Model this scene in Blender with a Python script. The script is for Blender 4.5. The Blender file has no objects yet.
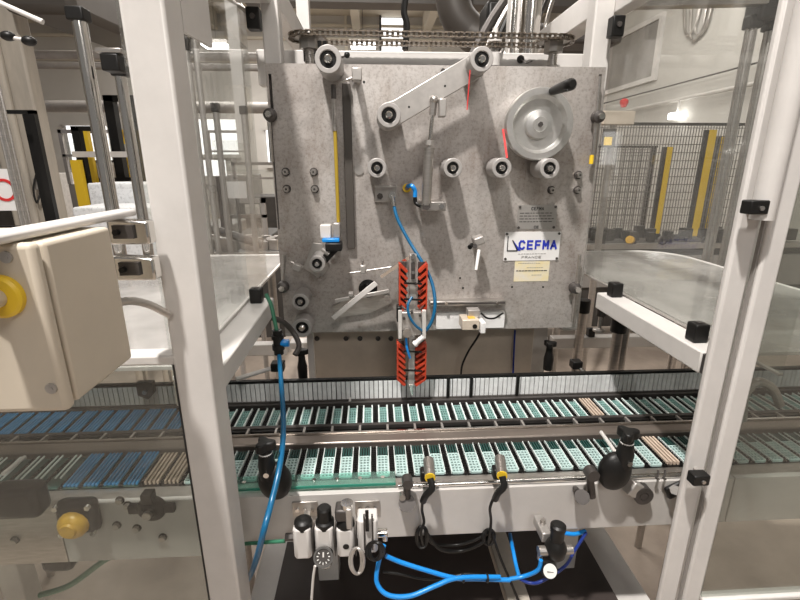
import bpy, bmesh, math, random
from mathutils import Vector, Matrix, Euler
random.seed(7)
S = bpy.context.scene
COL = S.collection
R = math.radians
# ------------------------------------------------------------ camera, world, light, exposure
FPX, TH, PSI = 457.0, R(16.5), R(3.3)
cam_d = bpy.data.cameras.new('camera'); cam = bpy.data.objects.new('camera', cam_d); COL.objects.link(cam)
cam_d.sensor_width = 36; cam_d.lens = 36*FPX/800; cam_d.clip_start = .02; cam_d.clip_end = 100
cam.location = (0, 0, 1.5); cam.rotation_euler = (math.pi/2-TH, 0, -PSI)
S.camera = cam
S.view_settings.view_transform = 'Standard'; S.view_settings.look = 'None'
S.view_settings.gamma = 1; S.view_settings.use_curve_mapping = False
S.view_settings.exposure = 0.14
W = bpy.data.worlds.new('world'); S.world = W; W.use_nodes = True
W.node_tree.nodes['Background'].inputs[0].default_value = (1, .95, .9, 1)
W.node_tree.nodes['Background'].inputs[1].default_value = .19

def area(name, loc, target, sx, sy, power, col=(1, .95, .90)):
    d = bpy.data.lights.new(name, 'AREA'); d.shape = 'RECTANGLE'; d.size = sx; d.size_y = sy
    d.energy = power; d.color = col
    o = bpy.data.objects.new(name, d); COL.objects.link(o); o.location = loc
    o.rotation_euler = (Vector(target)-Vector(loc)).to_track_quat('-Z', 'Y').to_euler()
area('hall_lamp_key', (-.62, -.42, 4.6), (.15, 1.2, 1.3), .17, .14, 215)
area('fill_front', (.5, -2.4, 3.3), (.15, .9, .6), 1.0, .5, 26)  # unseen fill light, added to lift the low beams and back panel
area('fill_side', (1.6, .3, 4.8), (.1, 1.1, 1.2), 1.2, .5, 22)  # weaker fill light added beside the key
area('hall_lamp_rear', (-1.5, 5.0, 5.0), (-1.5, 5.2, 0), 3, 1.0, 150)
area('hall_lamp_far', (-2.5, 11, 5.2), (-2.5, 11.2, 0), 6, 2, 480)
area('hall_lamp_right', (3.0, 6.5, 4.9), (3.6, 8, 0), 2, 1, 95)

# ------------------------------------------------------------ pixel ray at a chosen real depth
_f = Vector((math.sin(PSI)*math.cos(TH), math.cos(PSI)*math.cos(TH), -math.sin(TH)))
_r = Vector((math.cos(PSI), -math.sin(PSI), 0)); _u = _r.cross(_f)
def ray(x, y): return _f*FPX + _r*(x-400) - _u*(y-300)
def PY(x, y, Y): d = ray(x, y); return Vector((0, 0, 1.5)) + d*(Y/d.y)
def PZ(x, y, z): d = ray(x, y); return Vector((0, 0, 1.5)) + d*((z-1.5)/d.z)
def PX(x, y, X): d = ray(x, y); return Vector((0, 0, 1.5)) + d*(X/d.x)

# ------------------------------------------------------------ materials
def mat(name, col, rough=.5, metal=0.0, noise=0.0, scale=12, bump=0.0, col2=None, stretch=(1, 1, 1), emit=None, spec=.5, detail=6, lo=.35, hi=.65):
    m = bpy.data.materials.new(name); m.use_nodes = True
    nt = m.node_tree; b = nt.nodes['Principled BSDF']
    b.inputs['Base Color'].default_value = (*col, 1); b.inputs['Roughness'].default_value = rough
    b.inputs['Metallic'].default_value = metal; b.inputs['Specular IOR Level'].default_value = spec
    if emit:
        b.inputs['Emission Color'].default_value = (*emit[0], 1); b.inputs['Emission Strength'].default_value = emit[1]
    if noise or bump or col2:
        tc = nt.nodes.new('ShaderNodeTexCoord'); mp = nt.nodes.new('ShaderNodeMapping')
        mp.inputs['Scale'].default_value = stretch
        nt.links.new(tc.outputs['Object'], mp.inputs['Vector'])
        n = nt.nodes.new('ShaderNodeTexNoise'); n.inputs['Scale'].default_value = scale
        n.inputs['Detail'].default_value = detail; n.inputs['Roughness'].default_value = .65
        nt.links.new(mp.outputs[0], n.inputs['Vector'])
        rp = nt.nodes.new('ShaderNodeValToRGB')
        c2 = col2 or tuple(c*(1-noise) for c in col)
        rp.color_ramp.elements[0].position = lo; rp.color_ramp.elements[0].color = (*c2, 1)
        rp.color_ramp.elements[1].position = hi; rp.color_ramp.elements[1].color = (*col, 1)
        nt.links.new(n.outputs['Fac'], rp.inputs[0]); nt.links.new(rp.outputs[0], b.inputs['Base Color'])
        if bump:
            bp = nt.nodes.new('ShaderNodeBump'); bp.inputs['Strength'].default_value = bump; bp.inputs['Distance'].default_value = .002
            nt.links.new(n.outputs['Fac'], bp.inputs['Height']); nt.links.new(bp.outputs[0], b.inputs['Normal'])
    return m
def glass(name, tint=(.93, .95, .93), haze=.05, hazecol=(.8, .78, .74), rough=.02, ior=1.5):
    m = bpy.data.materials.new(name); m.use_nodes = True; nt = m.node_tree; nt.nodes.clear()
    out = nt.nodes.new('ShaderNodeOutputMaterial'); tr = nt.nodes.new('ShaderNodeBsdfTransparent'); gl = nt.nodes.new('ShaderNodeBsdfGlossy')
    df = nt.nodes.new('ShaderNodeBsdfDiffuse'); fr = nt.nodes.new('ShaderNodeLayerWeight'); pw = nt.nodes.new('ShaderNodeMath'); ml = nt.nodes.new('ShaderNodeMath'); m1 = nt.nodes.new('ShaderNodeMixShader'); m2 = nt.nodes.new('ShaderNodeMixShader')
    tr.inputs[0].default_value = (*tint, 1); gl.inputs['Roughness'].default_value = rough; df.inputs[0].default_value = (*hazecol, 1)
    fr.inputs[0].default_value = .5; pw.operation = 'POWER'; pw.inputs[1].default_value = 4.5; ml.operation = 'MULTIPLY_ADD'; ml.inputs[1].default_value = .85; ml.inputs[2].default_value = .04
    nt.links.new(fr.outputs['Facing'], pw.inputs[0]); nt.links.new(pw.outputs[0], ml.inputs[0])
    tc = nt.nodes.new('ShaderNodeTexCoord'); n = nt.nodes.new('ShaderNodeTexNoise'); n.inputs['Scale'].default_value = 5; n.inputs['Detail'].default_value = 8
    mr = nt.nodes.new('ShaderNodeMapRange'); mr.inputs[1].default_value = .3; mr.inputs[2].default_value = .75
    mr.inputs[3].default_value = haze*.5; mr.inputs[4].default_value = haze*1.5
    nt.links.new(tc.outputs['Object'], n.inputs['Vector']); nt.links.new(n.outputs['Fac'], mr.inputs[0])
    nt.links.new(mr.outputs[0], m1.inputs[0]); nt.links.new(tr.outputs[0], m1.inputs[1]); nt.links.new(df.outputs[0], m1.inputs[2])
    nt.links.new(ml.outputs[0], m2.inputs[0]); nt.links.new(m1.outputs[0], m2.inputs[1]); nt.links.new(gl.outputs[0], m2.inputs[2])
    nt.links.new(m2.outputs[0], out.inputs[0])
    return m
M = dict(
 white=mat('white_paint', (.66, .635, .61), .38, 0, .10, 9, .05),
 white2=mat('worn_white_paint', (.60, .575, .545), .45, 0, .18, 14, .05),
 beige=mat('beige_box_paint', (.60, .53, .43), .45, 0, .08, 6),
 face=mat('grey_white_face', (.56, .535, .51), .42, 0, .12, 7, .03),
 steel=mat('brushed_steel', (.55, .52, .49), .32, .9, .2, 30, .05, stretch=(1, 1, 8)),
 rail=mat('rail_steel', (.36, .31, .275), .34, .75, .25, 8, .05, stretch=(.3, 2, 2)),
 chrome=mat('chrome', (.72, .70, .67), .14, 1),
 alu=mat('aluminium', (.50, .475, .45), .38, .6, .15, 40),
 alu_turn=mat('turned_aluminium', (.72, .71, .69), .3, .85, .1, 60),
 roller=mat('grey_roller_plastic', (.42, .40, .385), .42, .2, .1, 30),
 black=mat('black_plastic', (.009, .0085, .008), .42, 0, .2, 20, spec=.35),
 rubber=mat('black_rubber', (.02, .019, .018), .7),
 dark=mat('dark_steel', (.10, .09, .085), .45, .5, .3, 20),
 chain=mat('oily_chain_steel', (.23, .19, .15), .35, .85, .4, 60),
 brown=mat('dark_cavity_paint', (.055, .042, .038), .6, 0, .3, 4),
 backpl=mat('khaki_back_panel', (.66, .57, .47), .45, .2, .22, 5, .04),
 orange=mat('orange_plastic', (.50, .05, .018), .4, 0, .15, 30),
 red=mat('red_tape', (.6, .03, .03), .5),
 blue=mat('blue_hose', (.006, .11, .24), .28),
 bluebright=mat('bright_blue_hose', (.01, .24, .68), .28),
 bluerod=mat('blue_rods', (.025, .24, .50), .35, 0, .3, 30),
 navy=mat('navy_hose', (.01, .03, .2), .35),
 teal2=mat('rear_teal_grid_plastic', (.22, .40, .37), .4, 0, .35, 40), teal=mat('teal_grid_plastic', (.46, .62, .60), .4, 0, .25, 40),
 tealdark=mat('dark_teal_plastic', (.02, .08, .07), .4, 0, .4, 50),
 strip=mat('white_strip_plastic', (.72, .80, .78), .35),
 greenedge=mat('green_acrylic_edge', (.025, .20, .14), .2),
 greenhose=mat('green_hose', (.03, .16, .09), .4),
 rib=mat('white_rib_plastic', (.84, .86, .86), .4, 0, .2, 25),
 wood=mat('beige_bar', (.62, .50, .40), .45, 0, .15, 30),
 yellow=mat('yellow_paint', (.82, .55, .03), .4),
 amber=mat('amber_button', (.80, .46, .05), .35, 0, .3, 20),
 gold=mat('brass_yellow', (.55, .38, .05), .3, .4),
 label_w=mat('white_label', (.78, .77, .76), .35),
 label_y=mat('yellow_label', (.80, .68, .35), .5, 0, 0, 25, col2=(.72, .68, .60)),
 label_s=mat('silver_label', (.44, .42, .40), .35, .5, .1, 30),
 ink=mat('black_ink', (.03, .03, .03), .6), inkblue=mat('blue_ink', (.02, .04, .45), .5), inkgrey=mat('grey_ink', (.25, .24, .23), .6),
 gauge=mat('gauge_face', (.75, .75, .72), .3),
 clear=glass('clear_guard_glass', (.95, .96, .95), .04), dusty=glass('dusty_guard_glass', (.86, .88, .86), .035, (.72, .66, .58)),
 milky=glass('milky_polycarbonate', (.85, .85, .84), .55, (.60, .58, .56), .1), acrylic=glass('green_acrylic', (.75, .93, .88), .10, (.55, .8, .72)),
 bowl=glass('clear_bowl', (.8, .8, .78), .3),
 lamp=mat('lamp_tube', (1, 1, 1), .5, emit=((1, .98, .95), 6)),
 window=mat('daylit_opening', (1, 1, 1), .5, emit=((1, 1, 1), 1.0)),
 screen=mat('screen_glow', (.5, .55, .9), .5, emit=((.75, .8, 1), 1.2)),
 paper=mat('packed_white_sacks', (.72, .73, .74), .7, 0, .35, 60, .2, lo=.3, hi=.5),
 column=mat('cream_column_paint', (.50, .455, .39), .6, 0, .22, 3, .1, stretch=(3, 3, .6)),
 duct=mat('dark_duct', (.085, .075, .066), .5, .2, .2, 2),
 machine=mat('machine_grey', (.34, .32, .30), .5, .2, .25, 3),
 darkmach=mat('dark_machine', (.06, .055, .05), .5, .1, .4, 5),
 fence=mat('dark_mesh_wire', (.20, .19, .18), .5, .4),
)
# mottled, stained tooling plate
def plate_mat():
    m = bpy.data.materials.new('mottled_tooling_plate'); m.use_nodes = True; nt = m.node_tree; b = nt.nodes['Principled BSDF']
    tc = nt.nodes.new('ShaderNodeTexCoord')
    def noi(s, d, r=.6, sc=(1, 1, 1)):
        mp = nt.nodes.new('ShaderNodeMapping'); mp.inputs['Scale'].default_value = sc
        nt.links.new(tc.outputs['Object'], mp.inputs[0])
        n = nt.nodes.new('ShaderNodeTexNoise'); n.inputs['Scale'].default_value = s; n.inputs['Detail'].default_value = d; n.inputs['Roughness'].default_value = r
        nt.links.new(mp.outputs[0], n.inputs['Vector']); return n
    def ramp(n, p0, c0, p1, c1):
        r_ = nt.nodes.new('ShaderNodeValToRGB'); e = r_.color_ramp.elements
        e[0].position = p0; e[0].color = (*c0, 1); e[1].position = p1; e[1].color = (*c1, 1); nt.links.new(n.outputs['Fac'], r_.inputs[0]); return r_
    def mul(a, c, fac=1):
        x = nt.nodes.new('ShaderNodeMix'); x.data_type = 'RGBA'; x.blend_type = 'MULTIPLY'; x.inputs[0].default_value = fac
        nt.links.new(a.outputs[0 if a.bl_idname != 'ShaderNodeMix' else 2], x.inputs[6]); nt.links.new(c.outputs[0], x.inputs[7]); return x
    a = ramp(noi(3.5, 8), .35, (.40, .36, .335), .62, (.57, .54, .515))
    c = ramp(noi(110, 5, .8), .36, (.72, .70, .68), .52, (1, 1, 1))
    d = ramp(noi(10, 10, .8, (1, 1, .35)), .30, (.70, .64, .59), .50, (1, 1, 1))
    x = mul(mul(a, c), d)
    nt.links.new(x.outputs[2], b.inputs['Base Color']); b.inputs['Metallic'].default_value = .5
    rr = ramp(noi(25, 6), .3, (.33,)*3, .7, (.52,)*3); nt.links.new(rr.outputs[0], b.inputs['Roughness'])
    return m
M['plate'] = plate_mat()
M['floor'] = mat('stained_concrete_floor', (.50, .42, .35), .5, 0, 0, 2.2, .05, col2=(.33, .27, .225), detail=10)
M['wall'] = mat('pale_wall_paint', (.52, .50, .465), .7, 0, .06, 1)
M['ceiling'] = mat('cream_concrete_ceiling', (.60, .555, .47), .8, 0, .1, 1)

# ------------------------------------------------------------ mesh collector
class MB:
    def __init__(s): s.b = bmesh.new()
    def _add(s, verts, faces):
        vs = [s.b.verts.new(v) for v in verts]
        for f in faces:
            try: s.b.faces.new([vs[i] for i in f])
            except ValueError: pass
        return s
    def box(s, x0, x1, y0, y1, z0, z1):
        return s.obox(((x0+x1)/2, (y0+y1)/2, (z0+z1)/2), (abs(x1-x0), abs(y1-y0), abs(z1-z0)))
    def obox(s, c, sz, m=None):
        m = m or Matrix.Identity(3); c = Vector(c)
        v = [c + m @ Vector((i*sz[0]/2, j*sz[1]/2, k*sz[2]/2)) for i in (-1, 1) for j in (-1, 1) for k in (-1, 1)]
        return s._add(v, [(0, 1, 3, 2), (4, 6, 7, 5), (0, 4, 5, 1), (2, 3, 7, 6), (0, 2, 6, 4), (1, 5, 7, 3)])
    def bar(s, p0, p1, w, h, up=(0, 0, 1)):
        p0, p1 = Vector(p0), Vector(p1); d = (p1-p0); L = d.length; d.normalize(); up = Vector(up)
        if abs(d.dot(up)) > .98: up = Vector((0, 1, 0))
        sx = d.cross(up).normalized(); uz = sx.cross(d)
        return s.obox((p0+p1)/2, (w, L, h), Matrix((sx, d, uz)).transposed())
    def cyl(s, p0, p1, r, r2=None, n=20, cap=True):
        p0, p1 = Vector(p0), Vector(p1); r2 = r if r2 is None else r2
        d = (p1-p0).normalized(); a = d.orthogonal().normalized(); b = d.cross(a)
        v = []
        for p, q in ((p0, r), (p1, r2)):
            v += [p + (a*math.cos(2*math.pi*i/n)+b*math.sin(2*math.pi*i/n))*q for i in range(n)]
        f = [(i, (i+1) % n, n+(i+1) % n, n+i) for i in range(n)]
        if cap: f += [tuple(range(n-1, -1, -1)), tuple(range(n, 2*n))]
        return s._add(v, f)
    def ring(s, p0, p1, ro, ri, n=28):
        p0, p1 = Vector(p0), Vector(p1); d = (p1-p0).normalized(); a = d.orthogonal().normalized(); b = d.cross(a); v = []
        for p, q in ((p0, ro), (p1, ro), (p1, ri), (p0, ri)):
            v += [p + (a*math.cos(2*math.pi*i/n)+b*math.sin(2*math.pi*i/n))*q for i in range(n)]
        f = []
        for k in range(4):
            k2 = (k+1) % 4
            f += [(k*n+i, k*n+(i+1) % n, k2*n+(i+1) % n, k2*n+i) for i in range(n)]
        return s._add(v, f)
    def lathe(s, p0, axis, prof, n=28):           # prof: (distance along axis, radius)
        p0 = Vector(p0); d = Vector(axis).normalized(); a = d.orthogonal().normalized(); b = d.cross(a); v = []
        for h, q in prof: v += [p0+d*h+(a*math.cos(2*math.pi*i/n)+b*math.sin(2*math.pi*i/n))*max(q, 1e-5) for i in range(n)]
        f = [(k*n+i, k*n+(i+1) % n, (k+1)*n+(i+1) % n, (k+1)*n+i) for k in range(len(prof)-1) for i in range(n)]
        f += [tuple(range(n-1, -1, -1)), tuple(range((len(prof)-1)*n, len(prof)*n))]
        return s._add(v, f)
    def tube(s, pts, r, n=10, sub=8, closed=False):
        P = [Vector(p) for p in pts]
        if sub > 1 and len(P) > 2:
            Q = []; N = len(P)
            rng = range(N) if closed else range(N-1)
            for i in rng:
                g = (lambda k: P[k % N]) if closed else (lambda k: P[max(0, min(N-1, k))])
                a, b, c, d = g(i-1), g(i), g(i+1), g(i+2)
                for j in range(sub):
                    t = j/sub
                    Q.append(.5*((2*b)+(c-a)*t+(2*a-5*b+4*c-d)*t*t+(3*b-a-3*c+d)*t**3))
            if not closed: Q.append(P[-1])
            P = Q
        N = len(P); v = []; pa = None
        for i, p in enumerate(P):
            d = (P[(i+1) % N]-P[i-1]) if closed else (P[min(N-1, i+1)]-P[max(0, i-1)])
            if d.length < 1e-9: d = Vector((0, 0, 1))
            d.normalize()
            a = d.orthogonal().normalized() if pa is None else (pa-d*pa.dot(d)).normalized()
            pa = a; b = d.cross(a)
            v += [p+(a*math.cos(2*math.pi*k/n)+b*math.sin(2*math.pi*k/n))*r for k in range(n)]
        f = [(i*n+k, i*n+(k+1) % n, ((i+1) % N)*n+(k+1) % n, ((i+1) % N)*n+k) for i in range(N if closed else N-1) for k in range(n)]
        if not closed: f += [tuple(range(n-1, -1, -1)), tuple(range((N-1)*n, N*n))]
        return s._add(v, f)
    def sphere(s, c, r, sq=(1, 1, 1), n=16):
        m = Matrix.Translation(c) @ Matrix.Diagonal((r*sq[0], r*sq[1], r*sq[2], 1))
        bmesh.ops.create_uvsphere(s.b, u_segments=n, v_segments=max(6, n//2), radius=1, matrix=m); return s
    def prism(s, poly, ext):                      # poly: closed list of 3-D points, extruded along ext
        n = len(poly); e = Vector(ext); v = [Vector(p) for p in poly]+[Vector(p)+e for p in poly]
        return s._add(v, [tuple(range(n-1, -1, -1)), tuple(range(n, 2*n))]+[(i, (i+1) % n, n+(i+1) % n, n+i) for i in range(n)])

def wloc(o):
    v = Vector((0, 0, 0))
    while o is not None: v += o.location; o = o.parent
    return v
def props(o, label=None, cat=None, group=None, kind=None):
    for k, v in (('label', label), ('category', cat), ('group', group), ('kind', kind)):
        if v: o[k] = v
    return o
def finish(name, mb, m, parent=None, bevel=0, org=None, smooth=True, seg=2):
    me = bpy.data.meshes.new(name)
    bmesh.ops.recalc_face_normals(mb.b, faces=mb.b.faces)
    if org is None:
        if parent is not None: org = wloc(parent)
        else:
            xs = [v.co for v in mb.b.verts]
            org = Vector(((min(v.x for v in xs)+max(v.x for v in xs))/2, (min(v.y for v in xs)+max(v.y for v in xs))/2, min(v.z for v in xs)))
    org = Vector(org)
    bmesh.ops.translate(mb.b, verts=mb.b.verts, vec=-org)
    mb.b.to_mesh(me); mb.b.free()
    me.materials.append(M[m] if isinstance(m, str) else m)
    if smooth:
        for p in me.polygons: p.use_smooth = True
        try: me.set_sharp_from_angle(angle=R(35))
        except Exception: pass
    o = bpy.data.objects.new(name, me); COL.objects.link(o)
    if parent is not None: o.parent = parent; o.location = org-wloc(parent)
    else: o.location = org
    if bevel:
        bv = o.modifiers.new('bevel', 'BEVEL'); bv.width = bevel; bv.segments = seg; bv.limit_method = 'ANGLE'; bv.angle_limit = R(40)
    return o
part = finish
def root(name, label, cat, loc, group=None, kind=None):
    o = bpy.data.objects.new(name, None); o.empty_display_size = .02; COL.objects.link(o); o.location = loc
    return props(o, label, cat, group, kind)
def solo(name, mb, m, label, cat, group=None, bevel=0, kind=None):
    return props(finish(name, mb, m, None, bevel), label, cat, group, kind)
def struct(name, mb, m, parent=None, bevel=0):
    o = finish(name, mb, m, parent, bevel)
    if parent is None: o['kind'] = 'structure'
    return o
def kids(o): return [c for c in COL.objects if c.parent == o]
def dup(o, loc, label=None, parent=None, keep=None):
    ch = keep if keep is not None else [(c, kids(c)) for c in kids(o)]
    r_ = o.copy(); COL.objects.link(r_); r_.location = loc
    if label: r_['label'] = label
    for c, gs in ch:
        d = c.copy(); COL.objects.link(d); d.parent = r_
        for g in gs:
            e = g.copy(); COL.objects.link(e); e.parent = d
    return r_
GLYPH = {'C': [((.95, .82), (.72, 1), (.30, 1), (.05, .75), (.05, .25), (.30, 0), (.72, 0), (.95, .18))], 'E': [((.95, 1), (.1, 1), (.1, 0), (.95, 0)), ((.1, .5), (.85, .5))],
         'F': [((.95, 1), (.1, 1), (.1, 0)), ((.1, .5), (.8, .5))], 'M': [((.05, 0), (.05, 1), (.5, .38), (.95, 1), (.95, 0))], 'A': [((0, 0), (.5, 1), (1, 0)), ((.2, .33), (.8, .33))],
         'R': [((.1, 0), (.1, 1), (.7, 1), (.92, .88), (.92, .62), (.7, .48), (.1, .48)), ((.55, .48), (.95, 0))], 'N': [((.1, 0), (.1, 1), (.9, 0), (.9, 1))]}
def text(name, s, h, loc, m, parent, width, th=.18, depth=.0006):
    n = len(s); adv = width/(n-.12); w = adv*.88; mb = MB(); x0 = loc[0]-width/2; z0 = loc[2]-h/2; t = h*th
    for i, ch in enumerate(s):
        for st in GLYPH[ch]:
            P = [Vector((x0+i*adv+t/2+u*(w-t), loc[1], z0+t/2+v*(h-t))) for u, v in st]
            for j in range(len(P)-1):
                d = (P[j+1]-P[j]).normalized()*t*.42; y = Vector((0, -.00004*((j+i) % 3), 0))
                mb.bar(P[j]-d+y, P[j+1]+d+y, depth, t, (P[j+1]-P[j]).cross(Vector((0, 1, 0))))
    return finish(name, mb, m, parent, smooth=False)

# ============================================================ SETTING
struct('floor', MB().box(-13, 5.2, -3, 21, -.1, 0), 'floor')
struct('ceiling', MB().box(-13, 5.2, 1.5, 21, 5.6, 5.8), 'ceiling')
struct('wall_back', MB().box(-13, 5.2, 15, 15.2, 0, 5.6), 'wall')
struct('wall_right', MB().box(5.0, 5.2, -3, 20, 0, 5.6), 'wall')
struct('wall_left', MB().box(-13.2, -13, -3, 20, 0, 5.6), 'wall')
t = 0
for i in range(8):
    x = -10.5+i*2.0
    struct('trim_%d' % (i+1), MB().box(x, x+.22, 1.6, 14.8, 5.15, 5.6), 'ceiling')
for i, z in enumerate((4.35, 4.95, 5.3)):
    struct('trim_%d' % (i+9), MB().box(-13, 5, 14.9, 15, z, z+.07), 'ceiling')
for i, x in enumerate((-1.9, -.75, 1.7, 3.0)):
    struct('trim_%d' % (i+12), MB().box(x, x+.08, 14.92, 15, 2.5, 5.6), 'ceiling')
w1 = struct('window_1', MB().box(.32, .95, 14.92, 14.98, 2.8, 5.55), 'window')
part('window_frame', MB().box(.26, .32, 14.85, 15, 2.7, 5.6).box(.95, 1.01, 14.85, 15, 2.7, 5.6), 'darkmach', w1)
for i, (x, z) in enumerate(((-9, 1.6), (-7.0, 1.5), (-5.2, 1.8), (-3.2, 1.5))):
    w = struct('window_%d' % (i+2), MB().box(x, x+1.1, 14.9, 15, z, z+1.0), 'window')
    part('window_frame', MB().box(x-.08, x+1.18, 14.88, 15, z-.1, z).box(x-.08, x+1.18, 14.88, 15, z+1, z+1.1), 'wall', w)
# window strip in the right wall
for i, (y, n) in enumerate(((9.2, 6), )):
    w = struct('window_6', MB().box(4.97, 5.0, 8.6, 10.4, 3.0, 3.9), 'machine')
    part('window_frame', MB().box(4.94, 5, 8.5, 10.5, 3.9, 3.98).box(4.94, 5, 8.5, 10.5, 2.92, 3.0).box(4.94, 5, 8.5, 8.6, 3, 3.9).box(4.94, 5, 10.4, 10.5, 3, 3.9), 'white', w)

# ceiling lamps
lp = [(PZ(58, 79, 4.2), 'far left between column and steel tube'), (PZ(214, 44, 4.4), 'seen through the glass right of the white post'), (PZ(363, 44, 4.6), 'behind the drive chain above the tooling plate'),
      (PZ(196, 112, 3.2), 'upper one of the low lamps through left guard glass'), (PZ(197, 132, 2.6), 'lower one of the low lamps through left guard glass')]
for (p, w) in lp:
    L = root('ceiling_lamp', 'bright white hall lamp, '+w, 'lamp', p)
    hw = p.y*.024
    part('housing', MB().box(p.x-hw*1.08, p.x+hw*1.08, p.y-.07, p.y+.5, p.z+.015, p.z+.10), 'white', L)
    part('diffuser', MB().box(p.x-hw, p.x+hw, p.y-.05, p.y+.45, p.z-.03, p.z+.02), 'lamp', L)
    part('suspension_wire', MB().cyl((p.x, p.y+.2, p.z+.1), (p.x, p.y+.2, 5.6), .006, n=6), 'dark', L)

# ---- background, left of the machine
c = root('concrete_column', 'cream painted concrete column with conduit, left of the steel guard tubes', 'column', (-3.09, 4.7, 0))
part('shaft', MB().box(-3.36, -2.95, 4.5, 4.66, 0, 5.6), 'column', c, .02)
part('conduit', MB().tube([(-3.14, 4.47, .3), (-3.14, 4.47, 2.5), (-3.14, 4.47, 5.5)], .035, sub=1), 'column', c)
part('junction_box', MB().box(-3.06, -2.98, 4.44, 4.5, 1.28, 1.38), 'machine', c, .005)
part('cable', MB().tube([(-3.0, 4.47, 1.5), (-3.04, 4.4, 1.3), (-3.04, 4.4, 1.17), (-3.02, 4.46, 1.28)], .008), 'black', c)
for i, (px0, px1, y0, y1, z0, z1, lab) in enumerate(((0, 0, 0, 0, 0, 0, ''),)): pass
d = root('ceiling_duct', 'large dark duct running overhead behind the steel guard tubes', 'duct', (-2.2, 3.4, 3.2))
a0, a1 = PY(30, -25, 4.2), PY(168, 42, 6.6)
part('duct_body', MB().bar(a0, a1, .55, .5), 'duct', d, .06)
part('rail', MB().bar(a0+Vector((.1, 0, .42)), a1+Vector((.1, 0, .42)), .12, .12), 'white2', d)
# girders and pipes at left far
for i, (y, z, r_) in enumerate(((8, 2.95, .05), (9, 3.3, .07), (11, 2.7, .12))):
    solo('overhead_pipe', MB().cyl((-10, y, z), (-1.6, y, z), r_, n=14), 'machine',
         ('thin', 'middle', 'thick')[i]+' grey overhead pipe crossing the hall behind the column', 'pipe')
# black machine frames
def frame_rack(name, x0, x1, y, z0, z1, t, m, label, inner=None):
    o = root(name, label, 'machine frame', ((x0+x1)/2, y, 0))
    part('post', MB().box(x0, x0+t, y, y+t, 0, z1), m, o); part('post', MB().box(x1-t, x1, y, y+t, 0, z1), m, o)
    part('top_rail', MB().box(x0, x1, y, y+t, z1-t*.6, z1), m, o)
    if inner: part('mid_rail', MB().box(x0+t, x1-t, y, y+t*.6, inner, inner+t*.6), m, o)
    return o
qa = PY(33, 110, 3.1); frame_rack('machine_frame', -2.9, qa.x, 3.1, 0, qa.z, .035, 'black', 'black machine frame standing before the cream column at far left', 1.1)
qa, qb = PY(21, 110, 3.3), 0; solo('black_upright', MB().box(qa.x, qa.x+.07, 3.3, 3.34, 0, qa.z), 'black', 'thick black upright inside the far left machine frame', 'post')
qa, qb = PY(70, 126, 5.2), PY(101, 126, 5.2); frame_rack('machine_frame', qa.x, qb.x, 5.2, 0, qa.z, .075, 'black', 'black machine frame behind stacked sacks, right of the column', 1.2)
qa, qb = PY(102, 95, 5.6), PY(134, 95, 5.6); frame_rack('machine_frame', qa.x, qb.x, 5.6, 0, qa.z, .10, 'black', 'tall black machine frame between the two steel guard tubes', 1.3)
qa, qb = PY(62, 151, 5.0), PY(128, 157, 5.0); solo('white_cross_rail', MB().box(qa.x, qb.x, 5.15, 5.2, qb.z, qa.z), 'white', 'white horizontal rail in front of the black frames above the stacks', 'rail')
qa, qb = PY(66, 160, 6.0), PY(140, 186, 6.0); o = root('packaging_machine', 'dark low machine behind the stacks of white material', 'machine', ((qa.x+qb.x)/2, 6.2, 0)); part('cabinet', MB().box(qa.x, qb.x, 6.1, 6.5, 0, qa.z), 'darkmach', o, .02); part('panel', MB().box(qa.x+.3, qa.x+.55, 6.08, 6.1, qb.z+.1, qa.z-.03), 'white', o); part('panel', MB().box(qa.x+.7, qa.x+.8, 6.08, 6.1, qb.z, qa.z-.05), 'yellow', o)
def bx(name, a, m, label, cat, bevel=.01): return solo(name, MB().box(*a), m, label, cat, None, bevel)
b = PY(253-190, 0, 1)
for i, (px, py0, py1, w, Y) in enumerate(((86, 128, 180, .09, 5.9), (73, 160, 185, .09, 5.1), (127, 155, 190, .08, 5.9))):
    p0, p1 = PY(px, py0, Y), PY(px+6, py1, Y)
    o = root('yellow_guide_post', ('slim yellow post of the far machine, tallest of three', 'short yellow post beside the cream column foot', 'yellow post right of the wide steel tube')[i], 'post', (p1.x, Y, 0))
    part('upright', MB().box(p1.x-w/2, p1.x+w/2, Y, Y+.06, 0, p0.z), 'yellow', o); part('base_plate', MB().box(p1.x-w, p1.x+w, Y-.03, Y+.1, 0, .02), 'dark', o)
o = root('yellow_crane_beam', 'yellow overhead beam right of the tall black frame', 'beam', PY(135, 138, 8))
p = PY(135, 138, 8); part('web', MB().box(p.x-.35, p.x+.5, 8, 8.05, p.z-.09, p.z+.09), 'yellow', o); part('flange', MB().box(p.x-.35, p.x+.5, 7.93, 8.12, p.z+.09, p.z+.12), 'yellow', o)
bx('blue_sign', (PY(0, 60, 9).x-.6, PY(4, 60, 9).x, 9, 9.04, PY(0, 92, 9).z, PY(0, 74, 9).z), 'bluebright', 'small blue panel at the far left edge above the black frame', 'sign')
bx('screen', (PY(0, 60, 8).x-.6, PY(22, 60, 8).x, 8, 8.06, PY(0, 124, 8).z, PY(0, 114, 8).z), 'screen', 'glowing bluish display panel at the far left', 'screen')
# round no-entry style sign
p = PY(5, 190, 2.9); o = root('warning_sign', 'white notice with red ring hanging low at far left', 'sign', p)
part('board', MB().box(p.x-.1, p.x+.06, 2.9, 2.905, p.z-.12, p.z+.12), 'label_w', o); part('red_ring', MB().ring((p.x, 2.899, p.z), (p.x, 2.893, p.z), .065, .05), 'red', o)
bx('parts_table', (-2.7, -1.75, 2.5, 2.8, 1.05, 1.09), 'steel', 'steel work surface at far left behind the white door rail', 'table')
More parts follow.
